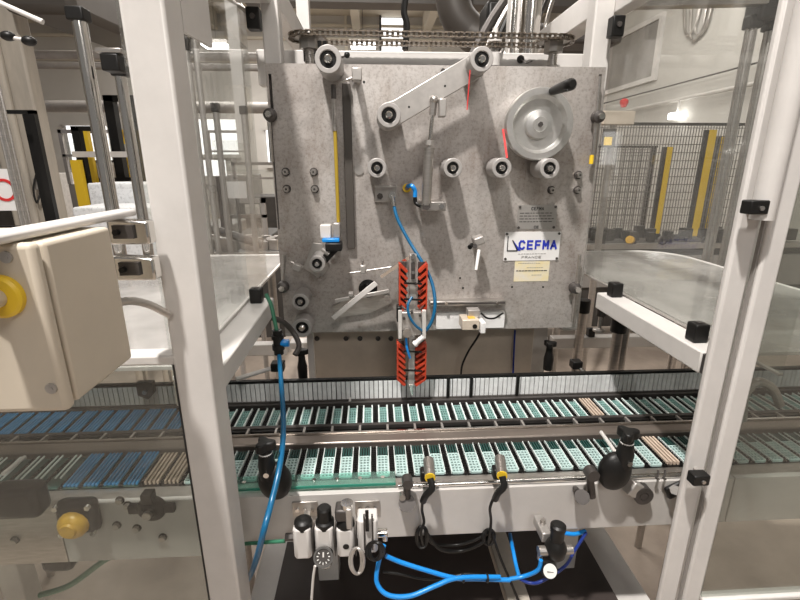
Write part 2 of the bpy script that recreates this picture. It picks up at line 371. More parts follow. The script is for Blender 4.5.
# stacks of white sacks
for i, (px0, px1, py0, py1, Y) in enumerate(((92, 150, 183, 214, 3.7), (76, 150, 207, 232, 3.3))):
    p0, p1 = PY(px0, py1, Y), PY(px1, py0, Y)
    solo('film_stack', MB().box(p0.x, p1.x, Y, Y+.35, 0, p1.z), 'paper', ('taller', 'lower front')[i]+' block of packed white material behind the door rail', 'stack', None, .015)
# far machines seen through left glass and between
random.seed(3)
spec = [(-5.6, -4.2, 9, 2.1, 'machine'), (-6.8, -5.9, 8, 1.7, 'darkmach'), (-4.0, -3.0, 12, 2.3, 'machine'), (-2.9, -1.9, 10, 1.55, 'darkmach'), (-1.7, -.9, 12, 1.9, 'machine'), (-8.8, -7.1, 11, 2.4, 'white2'), (-2.6, -2.0, 6.4, 1.25, 'machine'), (-1.85, -1.35, 5.9, 1.1, 'darkmach')]
wd = ['long grey', 'dark squat', 'tall grey', 'dark low', 'distant grey', 'white tall', 'small grey', 'small dark']
for i, (x0, x1, y, h, m) in enumerate(spec):
    o = root('packaging_machine', wd[i]+' machine in the hall beyond the left guard glass', 'machine', ((x0+x1)/2, y, 0))
    part('cabinet', MB().box(x0, x1, y, y+1, 0, h*.55), m, o, .02); part('upper_frame', MB().box(x0, x0+.06, y, y+.06, h*.55, h).box(x1-.06, x1, y, y+.06, h*.55, h).box(x0, x1, y, y+.06, h-.06, h).box(x0, x1, y, y+.06, h*.78, h*.78+.04), 'machine', o)
    part('guard_window', MB().box(x0+.1, x1-.1, y+.02, y+.03, h*.58, h*.9), 'clear', o)
    part('control_panel', MB().box(x0+.2, x0+.5, y-.03, y, h*.3, h*.45), 'white', o)
for i, (px, py, Y) in enumerate(((215, 168, 5.7), (235, 190, 5.3))):
    p = PY(px, py, Y); o = root('operator_screen', ('bright operator screen beyond the left guard glass', 'lower white panel beyond the left guard glass, near plate edge')[i], 'screen', p)
    part('panel', MB().box(p.x-.14, p.x+.12, Y, Y+.03, p.z-.09, p.z+.09), 'label_w' if i else 'window', o); part('arm', MB().cyl((p.x, Y+.05, p.z), (p.x, Y+.05, 0), .02, n=8), 'dark', o)
p = PY(239, 95, 3.2)
solo('hanging_white_conduit', MB().box(p.x-.035, p.x+.035, 3.2, 3.25, PY(244, 143, 3.2).z, PY(236, 60, 3.2).z+2.4), 'white', 'flat white conduit hanging beyond the left guard glass', 'conduit')

# ---- right background
def mesh_fence(x0, x1, y, h, name, label):
    o = root(name, label, 'fence', ((x0+x1)/2, y, 0)); m = MB(); n = int((x1-x0)/.034)
    for i in range(n+1): m.box(x0+i*.034-.004, x0+i*.034+.004, y-.003, y+.003, .1, h)
    for k in range(int((h-.1)/.09)+1): m.box(x0, x1, y-.006, y-.001, .1+k*.09, .107+k*.09)
    part('wire_mesh', m, 'fence', o, smooth=False)
    part('top_rail', MB().box(x0, x1, y-.015, y+.015, h, h+.03), 'darkmach', o)
    for x in (x0+.02, x1-.06): part('post', MB().box(x, x+.04, y, y+.04, 0, h), 'darkmach', o)
    return o
mesh_fence(2.0, 4.98, 5.4, 1.93, 'mesh_fence', 'dark wire mesh safety fence with yellow posts, right background')
mesh_fence(2.0, 4.4, 7.2, 1.75, 'mesh_fence', 'second dark wire fence standing behind the nearer one')
for i, (px, py0, py1, w, Y) in enumerate(((712, 130, 218, .085, 5.3), (722, 136, 218, .03, 5.5), (669, 147, 219, .06, 5.3))):
    p = PY(px, py0, Y)
    o = root('yellow_fence_post', ('widest yellow fence post, near the aluminium guard posts', 'thin yellow strip post right of the widest one', 'left-hand shorter yellow fence post')[i], 'post', (p.x, Y, 0))
    part('upright', MB().box(p.x-w/2, p.x+w/2, Y-.03, Y+.03, 0, p.z), 'yellow', o)
    part('foot_plate', MB().box(p.x-w, p.x+w, Y-.06, Y+.06, 0, .015), 'yellow', o)
    part('dark_edge', MB().box(p.x-w/2-.04, p.x-w/2, Y-.02, Y+.02, 0, p.z), 'darkmach', o)
for i, (z, y0, y1, r_) in enumerate(((PX(677, 84, 4.9).z, 3, 14.8, .012), (PX(677, 100, 4.9).z, 3, 14.8, .028))):
    solo('wall_pipe', MB().cyl((4.9, y0, z), (4.9, y1, z), r_, n=8), ('dark', 'white2')[i], ('thin dark line high on the pale wall', 'pale pipe running along the right wall above the fence')[i], 'pipe')
p = PX(677, 116, 4.9); o = root('emergency_light', 'bright small lamp under the pale pipe on the right wall', 'lamp', p)
part('housing', MB().box(p.x-.1, p.x+.1, p.y-.1, p.y+.1, p.z-.05, p.z+.05), 'lamp', o, .02); part('stem', MB().cyl((p.x, p.y, p.z), (p.x, p.y, p.z+.22), .02, n=8), 'white', o)
o = root('pipe_bundle', 'bent grey steel pipes hanging on the right wall near the top', 'pipe', PY(697, 40, 4.6))
for i in range(3):
    p = PX(684+i*7, 8, 4.96); q = PX(685+i*5, 30+(i % 2)*5, 4.96); part('pipe', MB().tube([p, (p+q)/2, q, q+Vector((0, -.1, -.1)), q+Vector((0, -.25, .0)), q+Vector((0, -.3, .4))], .022, sub=4), 'steel', o)
p = PY(618, 116, 2.4); o = root('signal_box', 'brown bracket box with a red push button beyond the plate right edge', 'switch', p)
part('box', MB().box(p.x-.09, p.x+.09, 2.4, 2.46, p.z-.04, p.z+.025), 'backpl', o, .004); q = PY(624, 103, 2.43); part('red_button', MB().lathe(q, (0, 0, 1), [(-.02, .012), (0, .02), (.012, .02), (.02, .01)]), 'red', o); part('stand', MB().cyl((p.x, 2.44, 0), (p.x, 2.44, p.z), .018), 'steel', o); part('panel', MB().box(p.x-.07, p.x+.0, 2.395, 2.4, p.z-.15, p.z-.06), 'darkmach', o); part('yellow_label', MB().box(p.x-.06, p.x-.02, 2.39, 2.395, p.z-.14, p.z-.10), 'yellow', o)
# machine bank behind right sheet (rows of small dark parts, grey body)
o = root('neighbour_conveyor', 'dark cluttered conveyor machine beyond the right guard glass, below the fence', 'machine', (2.1, 3.6, 0))
part('body', MB().box(1.2, 3.6, 3.5, 4.1, .2, .86), 'darkmach', o, .01); part('front_face', MB().box(1.2, 3.6, 3.47, 3.5, .55, .8), 'machine', o)
part('top_bar', MB().box(1.2, 3.6, 3.46, 3.52, .86, .90), 'steel', o)
m = MB(); random.seed(5)
for i in range(90):
    x = random.uniform(1.25, 3.5); s_ = random.uniform(.015, .05); m.obox((x, 3.6+random.uniform(-.1, .25), .9+s_), (s_*1.4, s_, s_*2))
props(part('fittings', m, 'darkmach', o), kind='stuff')
part('amber_button', MB().cyl((PY(631, 240, 3.47).x, 3.47, PY(631, 240, 3.47).z), (PY(631, 240, 3.4).x, 3.42, PY(631, 240, 3.4).z), .03), 'amber', o)
part('round_port', MB().ring((PY(661, 240, 3.47).x, 3.47, PY(661, 240, 3.47).z), (PY(661, 240, 3.47).x, 3.44, PY(661, 240, 3.47).z), .035, .02), 'dark', o)
part('leg', MB().box(1.3, 1.38, 3.6, 3.7, 0, .2), 'steel', o); part('leg', MB().box(3.3, 3.38, 3.6, 3.7, 0, .2), 'steel', o)
o = root('neighbour_conveyor', 'dark cluttered conveyor machine beyond the left guard glass', 'machine', (-1.2, 3.4, 0))
part('body', MB().box(-1.35, -.7, 3.4, 3.9, .2, .84), 'darkmach', o, .01); part('top_bar', MB().box(-1.35, -.7, 3.36, 3.42, .84, .88), 'steel', o)
m = MB()
for i in range(70):
    x = random.uniform(-1.32, -.75); s_ = random.uniform(.015, .05); m.obox((x, 3.5+random.uniform(-.05, .25), .88+s_), (s_*1.4, s_, s_*2))
props(part('fittings', m, 'steel', o), kind='stuff')
part('hose', MB().tube([(-1.35, 3.3, .9), (-1.3, 3.25, 1.02), (-1.2, 3.3, 1.08), (-.8, 3.3, .95)], .03), 'dark', o)
part('leg', MB().box(-1.3, -1.22, 3.5, 3.6, 0, .2), 'steel', o); part('leg', MB().box(-.9, -.82, 3.5, 3.6, 0, .2), 'steel', o)

# ---- overhead stuff behind the plate (centre top)
solo('overhead_crossbeam', MB().box(-1.1, 2.2, 4.6, 4.8, PY(400, 3, 4.6).z, PY(400, -14, 4.6).z), 'duct', 'dark brown beam crossing overhead along the top of the picture', 'beam')
p = PY(452, 0, 4.2); q = PY(462, 34, 4.2)
solo('round_duct', MB().tube([p+Vector((0, 0, .8)), p+Vector((0, 0, .05)), q+Vector((.05, 0, .03)), q+Vector((.3, .0, -.03)), q+Vector((1.3, .3, -.0))], .14, n=20), 'duct', 'grey round duct elbow hanging above the drive chain', 'duct')
random.seed(11); o = root('cable_bundle', 'dark cables and hoses hanging between duct and steel column', 'cable', PY(510, 20, 2.6))
for i in range(9):
    a = PY(520+i*5, -20, 2.4+.1*i); b2 = PY(470+i*9, 60+i*2, 2.4+.1*i); mdl = (a+b2)/2+Vector((random.uniform(-.1, .1), 0, random.uniform(-.1, .1)))
    part('cable', MB().tube([a, mdl, b2], random.choice((.012, .02, .03)), n=8), random.choice(('black', 'dark', 'steel')), o)
part('bracket', MB().obox(PY(505, 22, 2.8), (.25, .2, .16)), 'black', o, .02); part('bracket', MB().obox(PY(590, 34, 2.9), (.3, .2, .14)), 'dark', o, .02)
solo('hanging_hose', MB().tube([PY(406, -5, 3.5), PY(404, 12, 3.5), PY(407, 26, 3.5), PY(405, 50, 3.5)], .022), 'black', 'short black hose hanging beside the bright wall opening', 'hose')

# ============================================================ ENCLOSURE FRAME
fr = root('enclosure_frame', 'white painted steel enclosure frame around the packaging machine', 'frame', (.16, .9, 0))
PL, PR = -.282, .500
def post(x0, x1, y0, y1, z0=0, z1=2.25, m='white'): return part('post', MB().box(x0, x1, y0, y1, z0, z1), m, fr, .004)
post(-.281, -.231, .6, .655); post(.497, .529, .6, .612); post(.592, .632, .695, .712, 0, 1.8)
post(-.256, -.216, 1.235, 1.285, 1.03); post(.547, .596, 1.235, 1.285, 1.03)
post(-.295, -.245, 2.1, 2.16); post(.575, .632, 2.1, 2.16)
def beam(*a, m='white'): return part('beam', MB().box(*a), m, fr, .003)
beam(-.312, -.253, .655, 1.12, 1.138, 1.18); beam(.58, .632, .722, 1.12, 1.138, 1.18)
beam(-.31, -.231, .655, 1.235, 1.86, 1.92); beam(.596, .632, .612, 1.285, 1.855, 1.915)      # upper side beams
beam(-.256, -.216, 1.285, 2.1, 1.86, 1.925); beam(.56, .62, 1.285, 2.1, 1.86, 1.925)       # rearward
beam(-.295, .632, 1.33, 1.37, 1.70, 1.785)                                               # cross beam behind the plate top
beam(-.315, -.245, .68, 1.9, .42, .49); beam(.572, .655, .68, 1.9, .42, .49); beam(.302, .356, .7, 1.24, .46, .515, m='column')
beam(-1.7, PL, .61, .64, 1.228, 1.243); beam(-1.7, PL, .61, .64, .72, .757)
ga, gb_ = PX(182, 30, -.231), PX(213, 48, -.231)
part('gusset', MB().prism([(-.236, .655, ga.z), (-.236, gb_.y, gb_.z), (-.236, gb_.y, 1.92), (-.236, .655, 1.92)], (.005, 0, 0)), 'white', fr)
beam(-1.9, -.31, 1.5, 1.54, .86, .9); beam(.64, 2.0, 1.5, 1.54, .86, .9)
beam(-.31, .64, 1.55, 1.6, .86, .885)
# stubs hold the plate
part('end_cap', MB().box(.582, .630, .712, .722, 1.14, 1.178), 'dark', fr, .002)
# guard glass of the enclosure, parts of the frame
part('guard_glass', MB().box(-.312, -.307, .66, 1.30, 1.181, 1.86), 'clear', fr)
part('guard_glass', MB().box(.633, .638, .62, 1.30, 1.181, 1.855), 'clear', fr)
part('glass_edge', MB().box(-.313, -.306, .66, 1.62, 1.181, 1.187), 'white', fr); part('glass_edge', MB().box(.632, .639, .62, 1.4, 1.181, 1.185), 'alu', fr)
part('lower_glass', MB().box(-1.7, PL, .622, .627, .757, 1.228), 'dusty', fr)
part('gasket', MB().box(PL-.006, PL, .612, .632, .757, 1.228), 'rubber', fr)
# polycarbonate tunnel covers either side
def cover(x0, x1, side, label):
    r_ = .14; pts = []
    ax = x1 if side > 0 else x0
    bxx = x0 if side > 0 else x1
    cx = ax-side*r_; cy = 1.66-r_
    pts = [(bxx, .70, 1.18), (bxx, 1.66, 1.18)]+[(cx+side*r_*math.sin(a), cy+r_*math.cos(a), 1.18) for a in [R(k*15) for k in range(7)]]+[(ax, .70, 1.18)]
    o = root('tunnel_cover', label, 'cover', ((x0+x1)/2, 1.2, 1.18))
    part('sheet', MB().prism(pts, (0, 0, .006)), 'milky', o)
    part('edge_trim', MB().tube([(p_[0], p_[1], 1.184) for p_ in pts[1:]], .005, n=8, sub=1), 'white', o)
    part('support_leg', MB().cyl((bxx+side*.05, 1.6, 0), (bxx+side*.05, 1.6, 1.18), .014), 'steel', o)
    part('support_leg', MB().cyl((ax-side*.05, 1.45, 0), (ax-side*.05, 1.45, 1.18), .014), 'steel', o)
    part('support_leg', MB().cyl((bxx+side*.14, 1.3, 0), (bxx+side*.14, 1.3, 1.18), .014), 'steel', o)
    return o
cover(.640, 1.11, 1, 'milky clear polycarbonate tunnel cover right of the tooling plate')
cover(-1.3, -.314, -1, 'milky clear polycarbonate tunnel cover left of the tooling plate')
# black rubber stops on beams
for i, (px, py, X, Y, lab) in enumerate(((617, 290, .606, 1.08, 'rear stop on the right beam, nearer the plate'), (707, 335, .606, .775, 'front stop on the right beam, by the white post'), (260, 293, -.285, 1.08, 'stop on the left beam near the plate'))):
    z = 1.18
    o = root('rubber_stop', 'black square '+lab, 'stop', (X, Y, z))
    part('block', MB().box(X-.014, X+.014, Y-.014, Y+.014, z, z+.036), 'black', o, .003); part('screw', MB().cyl((X, Y, z+.036), (X, Y, z+.038), .006), 'dark', o)
for i, p in enumerate((PY(254, 18, 1.2), PY(616, 26, 1.2))):
    o = root('rubber_stop', ('black block under the upper left beam', 'black block under the upper right beam')[i], 'stop', p)
    part('block', MB().box(p.x-.015, p.x+.015, 1.2-.015, 1.2+.015, p.z-.025, p.z+.02), 'black', o, .003); part('screw', MB().cyl((p.x, 1.185, p.z), (p.x, 1.182, p.z), .006), 'dark', o)

# outer guard tubes
def gtube(px, Y, r_, z1, label, flutes=0, m='chrome'):
    x = PY(px[0], px[1], Y).x
    o = root('guard_post', label, 'post', (x, Y, 0))
    if flutes:
        mb = MB(); n = 40
        pts = []
        for i in range(n):
            a = 2*math.pi*i/n; q = r_*(1 if i % 5 < 3 else .8); pts.append((x+q*math.cos(a), Y+q*math.sin(a), 0))
        mb.prism(pts, (0, 0, z1)); part('profile', mb, 'steel', o)
    else: part('tube', MB().cyl((x, Y, 0), (x, Y, z1), r_, n=24), m, o)
    part('clamp', MB().box(x-r_*1.25, x+r_*1.25, Y-r_*1.2, Y+r_*1.2, z1-.02, z1+.02), 'black', o, .005)
    part('foot_plate', MB().box(x-r_*2, x+r_*2, Y-r_*2, Y+r_*2, 0, .012), 'dark', o)
    return o
gtube((95, 110), 1.72, .022, 1.96, 'wide polished steel tube right of the cream column')
gtube((129, 130), 1.72, .018, 1.80, 'thinner steel tube nearest the left white post')
gtube((9, 150), 1.72, .017, 2.2, 'fluted steel post at the far left edge', 1)
gtube((197, 140), 1.72, .012, 1.88, 'grey profile post just right of the left white post', 0, 'alu')
gtube((206, 140), 1.75, .010, 1.92, 'thin grey profile post seen through the left guard glass', 0, 'alu')
for i, (px, Y) in enumerate((((221, 160), 2.3), ((248, 160), 2.4))): gtube(px, Y, .014, 1.75, ('left','right')[i]+' of two faint grey posts deeper behind the left guard glass', 0, 'alu')
gtube((730, 140), 1.6, .017, 1.94, 'left one of two aluminium posts beyond the right guard glass', 1)
gtube((748, 140), 1.62, .017, 1.94, 'right one of two aluminium posts beyond the right guard glass', 1)
a, b2 = PY(596, 14, 1.3), PY(765, 3, 1.58)
o = root('guard_top_rail', 'grey aluminium top rail between enclosure corner and outer posts', 'rail', (a.x, 1.3, a.z))
part('rail', MB().bar((.64, 1.5, 1.955), (1.26, 1.58, 2.0), .035, .035), 'steel', o, .003); part('corner_clamp', MB().box(1.225, 1.30, 1.56, 1.64, 1.94, 2.03), 'black', o, .01)
# beam with hand-clamp left of upper post (thin rods at upper left corner through glass)
o = root('tie_rods', 'bundle of thin steel rods at the top left behind guard glass', 'rod', PY(225, 8, 1.3))
for i in range(4): part('rod', MB().cyl(PY(200+i*10, -18+i*2, 1.35), PY(253, 14+i*3, 1.22), .004, n=8), 'steel', o)
# rollers rail at left edge: hanging black knobs on white rod, far left
p0, p1 = PY(2, 32, 1.2), PY(42, 36, 1.2)
o = root('double_knob_rod', 'pale rod with two black knobs at the upper left corner', 'knob', PY(5, 35, 1.2))
part('rod', MB().cyl(PY(-30, 30, 1.2), PY(30, 41, 1.2), .004), 'white', o)
for px, py in ((8, 36), (29, 41)): part('knob', MB().sphere(PY(px, py, 1.2), .013, (1.2, 1, .8)), 'black', o)
solo('pale_rod', MB().cyl(PY(-20, -6, 1.3), PY(43, 22, 1.3), .006), 'white', 'plain pale rod above the two black knobs at upper left', 'rod')
a = PY(112, 52, 1.5); o = root('tube_clamp', 'flat steel clamp head on top of the thinner steel tube', 'clamp', a)
part('plate', MB().obox(a, (.07, .05, .012)), 'steel', o, .002); part('clamp', MB().obox(a-Vector((0, -.0, .03)), (.05, .05, .045)), 'black', o, .004)

# ============================================================ TOOLING PLATE
YP = 1.2
pl = root('tooling_plate', 'large mottled grey steel tooling plate carrying rollers and handwheel', 'machine plate', (.163, 1.21, 1.054))
mb = MB(); x0, x1, z0, z1 = -.248, .574, 1.054, 1.728
cr = .012
# plate with two slots near the edges at top: built as strips around slots
sl = [(-.242, -.235, 1.60, 1.705), (.557, .565, 1.58, 1.712)]
mb.box(sl[0][1], sl[1][0], YP, YP+.02, z0, z1); mb.box(x0, sl[0][0], YP, YP+.02, z0, z1); mb.box(sl[1][1], x1, YP, YP+.02, z0, z1)
for s_ in sl: mb.box(s_[0], s_[1], YP, YP+.02, z0, s_[2]); mb.box(s_[0], s_[1], YP, YP+.02, s_[3], z1)
bmesh.ops.remove_doubles(mb.b, verts=mb.b.verts, dist=1e-5)
part('plate', mb, 'plate', pl, smooth=False)
part('backing', MB().box(x0+.005, x1-.005, YP+.021, YP+.03, z0+.02, z1-.005), 'dark', pl)
mb = MB()
part('ruler_strip', MB().box(x0+.003, x0+.006, YP-.002, YP, 1.34, 1.6), 'dark', pl)
for (px, py) in ((286, 172), (287, 189), (314, 172), (315, 189), (444+6, 999), (551, 190), (578, 175), (577, 190), (316, 337)):
    if py > 900: continue
    p = PY(px, py, YP)
    if py == 337: continue
    b_ = part('bolt', MB().cyl((p.x, YP-.003, p.z), (p.x, YP-.014, p.z), .0078, n=6), 'steel', pl)
    part('washer', MB().cyl((p.x, YP, p.z), (p.x, YP-.003, p.z), .0105, n=20).cyl((p.x, YP-.014, p.z), (p.x, YP-.0145, p.z), .003, n=8), 'dark', pl)
for (px, py) in ((512, 287), (543, 287), (460, 278), (463, 288), (364, 82), (622-62, 105)):
    p = PY(px, py, YP); part('hole', MB().cyl((p.x, YP+.001, p.z), (p.x, YP-.0006, p.z), .0028, n=12), 'black', pl)
p = PY(443, 71, YP); part('hole', MB().cyl((p.x, YP+.001, p.z), (p.x, YP-.0008, p.z), .006, n=16), 'dark', pl)
p = PY(359, 170, YP); part('round_plug', MB().cyl((p.x, YP, p.z), (p.x, YP-.003, p.z), .012), 'alu', pl)

# slot clamps with rods
def slot_clamp(px, py, rod, lab):
    p = PY(px, py, YP-.02)
    o = root('slot_clamp', lab, 'clamp', (p.x, YP, p.z))
    part('knob', MB().lathe((p.x, YP, p.z), (0, -1, 0), [(0, .010), (.012, .010), (.014, .016), (.03, .014), (.034, .006)]), 'dark', o)
    part('nut', MB().cyl((p.x, YP-.034, p.z), (p.x, YP-.042, p.z), .008, n=6), 'chrome', o)
    a, b_ = PY(*rod[0], YP-.02), PY(*rod[1], YP-.02)
    part('rod', MB().cyl(a, b_, .0045, n=10), 'steel', o)
slot_clamp(270, 115, ((269, 122), (272, 162)), 'dark slot clamp with rod near the plate top left corner')
slot_clamp(598, 117, ((600, 76), (592, 164)), 'dark slot clamp with long rod near the plate top right corner')
slot_clamp(283, 287, ((284, 255), (283, 280)), 'slot clamp low on the left plate edge')
slot_clamp(575, 288, ((580, 255), (572, 322)), 'slot clamp with vertical rod low on the right plate edge')
part('yellow_tip', MB().cyl(PY(592, 155, YP-.02), PY(591, 164, YP-.02), .0055), 'yellow', [o_ for o_ in COL.objects if o_.name.startswith('slot_clamp')][1])

# rollers
def roller(px, py, r_=.029, L=.10, label='', body='roller', lip=0, ring='roller'):
    Yf = YP-L; p = PY(px, py, Yf); x, z = p.x, p.z
    o = root('guide_roller', label, 'roller', (x, YP, z), 'guide rollers on the tooling plate')
    part('sleeve', MB().ring((x, YP-.012, z), (x, Yf, z), r_, r_*.62, 36), ring, o, .0015)
    part('shaft', MB().cyl((x, YP, z), (x, Yf-.002, z), r_*.30, n=20), 'steel', o)
    part('bearing', MB().ring((x, Yf+.02, z), (x, Yf+.006, z), r_*.62, r_*.28, 28), 'black', o)
    part('bolt', MB().lathe((x, Yf-.0, z), (0, -1, 0), [(-.01, r_*.30), (.004, r_*.30), (.007, r_*.2)], 16), 'chrome', o)
    return o
roller(328, 59, .0285, .11, 'guide roller at the plate top left, under the chain')
roller(389, 115, .0265, .12, 'guide roller at the lower left end of the slanted arm')
roller(482, 59, .0255, .12, 'guide roller at the upper right end of the slanted arm')
roller(377, 168, .0225, .08, 'guide roller leftmost in the row across the plate middle')
roller(453, 168, .0225, .08, 'guide roller in the middle row just right of the air cylinder')
roller(502, 168, .0235, .08, 'guide roller below left of the handwheel with red tape')
roller(550, 168.5, .0235, .09, 'guide roller directly below the handwheel')
roller(300, 302, .0215, .08, 'upper of two stacked rollers at the plate lower left')
roller(302, 328, .0265, .06, 'lower wider roller of the stacked pair at the plate lower left')
# swing arm carrying a roller (317,264)
roller(317, 264, .0205, .085, 'guide roller on the swing bracket below the white sensor')

# slanted arm
def qarm(pxs, Y0, Y1):
    return [Vector((PY(px, py, Y0).x, Y0, PY(px, py, Y0).z)) for px, py in pxs]
o = root('slanted_arm', 'pale flat steel arm slanting between two rollers', 'arm', PY(389, 115, 1.12))
part('arm_plate', MB().prism(qarm([(384, 103), (394, 100), (468, 56), (486, 66), (483, 76), (470, 83), (397, 126), (385, 124)], 1.13, 0), (0, .012, 0)), 'alu', o, .0015)
for px, py in ((445, 86), (409, 107)):
    p = PY(px, py, 1.13); part('hole', MB().cyl((p.x, 1.1295, p.z), (p.x, 1.131, p.z), .0025, n=10), 'black', o)
for px, py in ((392, 113), (478, 66)):
    p = PY(px, py, 1.13); part('spacer', MB().cyl((p.x+.012, YP, p.z), (p.x+.012, 1.142, p.z), .010), 'steel', o)
p = PY(443, 106, 1.10); part('clevis', MB().box(p.x-.008, p.x+.008, 1.1, 1.13, p.z-.022, p.z+.016), 'alu', o, .002)

# air cylinder
o = root('air_cylinder', 'slim upright air cylinder between arm and lower bracket', 'cylinder', PY(427, 208, 1.13))
a, b_, c_ = PY(434, 100, 1.12), PY(429, 150, 1.12), PY(426, 205, 1.12)
part('piston_rod', MB().cyl(a, b_, .0045), 'chrome', o); part('barrel', MB().cyl(b_, c_, .0115, n=24).cyl(b_+(b_-c_)*.04, b_, .013, n=24), 'steel', o)
part('rod_end', MB().sphere(a, .010).cyl(a, a+(b_-a)*.3, .008, n=6), 'steel', o); part('collar', MB().cyl(b_+(a-b_)*.10, b_+(a-b_)*.2, .0095, n=6), 'alu', o)
p = PY(433, 206, 1.12); part('bracket', MB().box(p.x-.028, p.x+.032, 1.12, YP, p.z-.012, p.z+.010), 'steel', o, .002)
part('bracket_bolt', MB().cyl((p.x-.017, 1.12, p.z), (p.x-.017, 1.11, p.z), .010, n=6), 'dark', o); part('bracket_bolt', MB().cyl((p.x+.02, 1.12, p.z), (p.x+.02, 1.112, p.z), .007, n=6), 'chrome', o)

# blue/black elbow by cylinder
o = root('air_elbow_fitting', 'small yellow and blue air elbow left of the air cylinder', 'fitting', PY(408, 187, YP))
part('port', MB().ring(PY(407, 188, YP), PY(407, 188, YP-.015), .011, .006), 'yellow', o)
part('elbow', MB().tube([PY(408, 186, 1.17), PY(412, 186, 1.15), PY(415, 191, 1.15), PY(415, 197, 1.15)], .0055), 'bluebright', o)
part('stub', MB().tube([PY(415, 196, 1.15), PY(416, 203, 1.15), PY(421, 206, 1.14)], .005), 'black', o)

# manifold bracket and main blue hose
o = root('air_port_bracket', 'small steel bracket with two air ports above the long blue hose', 'bracket', PY(386, 193, YP))
p0, p1 = PY(375, 202, 1.18), PY(397, 187, 1.18)
part('bracket_plate', MB().box(p0.x, p1.x, 1.18, 1.2, p0.z, p1.z), 'alu', o, .001)
part('top_lip', MB().box(p0.x, p1.x, 1.16, 1.2, p1.z, p1.z+.003), 'alu', o)
p = PY(380, 196, 1.18); part('plug', MB().cyl((p.x, 1.18, p.z), (p.x, 1.172, p.z), .008, n=6), 'dark', o)
p = PY(392, 195, 1.18); part('fitting', MB().cyl((p.x, 1.18, p.z), (p.x, 1.155, p.z), .009, n=12).cyl((p.x, 1.16, p.z), (p.x+.004, 1.155, p.z-.026), .006, n=12), 'chrome', o)
def hose(name, pts, r_, m, label, cat='hose'):
    return solo(name, MB().tube([PY(*q) for q in pts], r_, n=12), m, label, cat)
hose('blue_air_hose', [(394, 206, 1.155), (398, 220, 1.14), (409, 241, 1.12), (422, 262, 1.09), (432, 283, 1.07), (435, 305, 1.05), (431, 323, 1.045), (421, 336, 1.05)], .0042, 'blue', 'long blue air hose curving from port bracket to the orange tool')
hose('blue_air_hose', [(412, 297, 1.05), (408, 305, 1.04), (409, 315, 1.035), (415, 325, 1.035), (424, 332, 1.045)], .0032, 'blue', 'short looping blue hose on the middle block of the orange tool')
hose('blue_air_hose', [(406, 338, 1.05), (407, 348, 1.045), (410, 358, 1.05)], .0032, 'bluebright', 'tiny blue hose on the lower orange tool section')

# handwheel
p = PY(541.5, 124, 1.13); o = root('handwheel', 'large turned aluminium handwheel at the plate upper right', 'handwheel', (p.x, YP, p.z))
part('disc', MB().lathe((p.x, 1.175, p.z), (0, -1, 0), [(0, .072), (.012, .081), (.030, .083), (.036, .080), (.036, .066), (.024, .058), (.022, .034), (.034, .032), (.036, .018), (.037, .017), (.037, .010)], 72), 'alu_turn', o)
part('hub_screw', MB().cyl((p.x, 1.137, p.z), (p.x, 1.134, p.z), .006, n=6), 'dark', o)
part('axle', MB().cyl((p.x, 1.2, p.z), (p.x, 1.17, p.z), .016), 'steel', o)
g0, g1 = PY(552, 91, 1.137), PY(572, 84, 1.045)
part('crank_grip', MB().lathe(g0, g1-g0, [(0, .008), (.01, .010), (.075, .0125), (.09, .0125), (.097, .008)]), 'black', o)

# red tape strips
o = root('red_tape', 'red tape strip hanging from the upper right roller', 'tape', PY(470, 80, 1.1))
part('strip', MB().bar(PY(470, 70, 1.09), PY(467, 110, 1.09), .0025, .001, (0, 1, 0)), 'red', o)
o = root('red_tape', 'red tape strip above the roller left of the handwheel', 'tape', PY(505, 143, 1.12))
part('strip', MB().bar(PY(503, 129, 1.15), PY(507, 158, 1.12), .005, .001, (0, 1, 0)), 'red', o)

# level rail: steel strip, yellow tube, dark bar
o = root('measuring_rail', 'tall rail with yellow scale tube and dark bar on plate left side', 'rail', PY(340, 245, YP))
a, b_ = PY(346, 83, 1.18), PY(346, 249, 1.18)
part('dark_bar', MB().box(a.x-.010, a.x+.010, 1.185, 1.2, b_.z, a.z), 'duct', o, .001)
a, b_ = PY(334, 88, 1.16), PY(334, 236, 1.16)
part('steel_strip', MB().box(a.x-.006, a.x-.002, 1.15, 1.2, b_.z, a.z), 'alu', o)
a, b_ = PY(335, 131, 1.15), PY(337, 222, 1.15)
part('yellow_tube', MB().cyl((a.x, 1.15, a.z), (a.x, 1.15, b_.z), .0045), 'gold', o)
part('tube_end', MB().cyl((a.x, 1.15, a.z+.012), (a.x, 1.15, a.z), .006).cyl((a.x, 1.15, a.z+.07), (a.x, 1.15, a.z+.012), .0035), 'steel', o)
part('upper_fitting', MB().cyl((a.x, 1.15, a.z+.10), (a.x, 1.15, a.z+.07), .006), 'dark', o)
# dark swing bar with rod & block at (340-360, 75)
o = root('tension_block', 'small steel block on a crossing rod right of the top left roller', 'block', PY(357, 76, 1.14))
p = PY(357, 75, 1.12); part('block', MB().obox(p, (.022, .03, .026)), 'alu', o, .002)
part('rod', MB().cyl(PY(341, 82, 1.12), PY(355, 77, 1.12), .003), 'steel', o); part('standoff', MB().cyl((p.x, 1.12, p.z), (p.x, 1.2, p.z), .008), 'steel', o)
# small black lever on top edge (340,57)
o = root('toggle_lever', 'small black toggle on the top edge beside the top left roller', 'lever', PY(345, 58, 1.19))
part('stem', MB().cyl(PY(338, 58, 1.19), PY(346, 56, 1.17), .0025), 'dark', o); part('tip', MB().sphere(PY(347, 55, 1.17), .007), 'black', o)

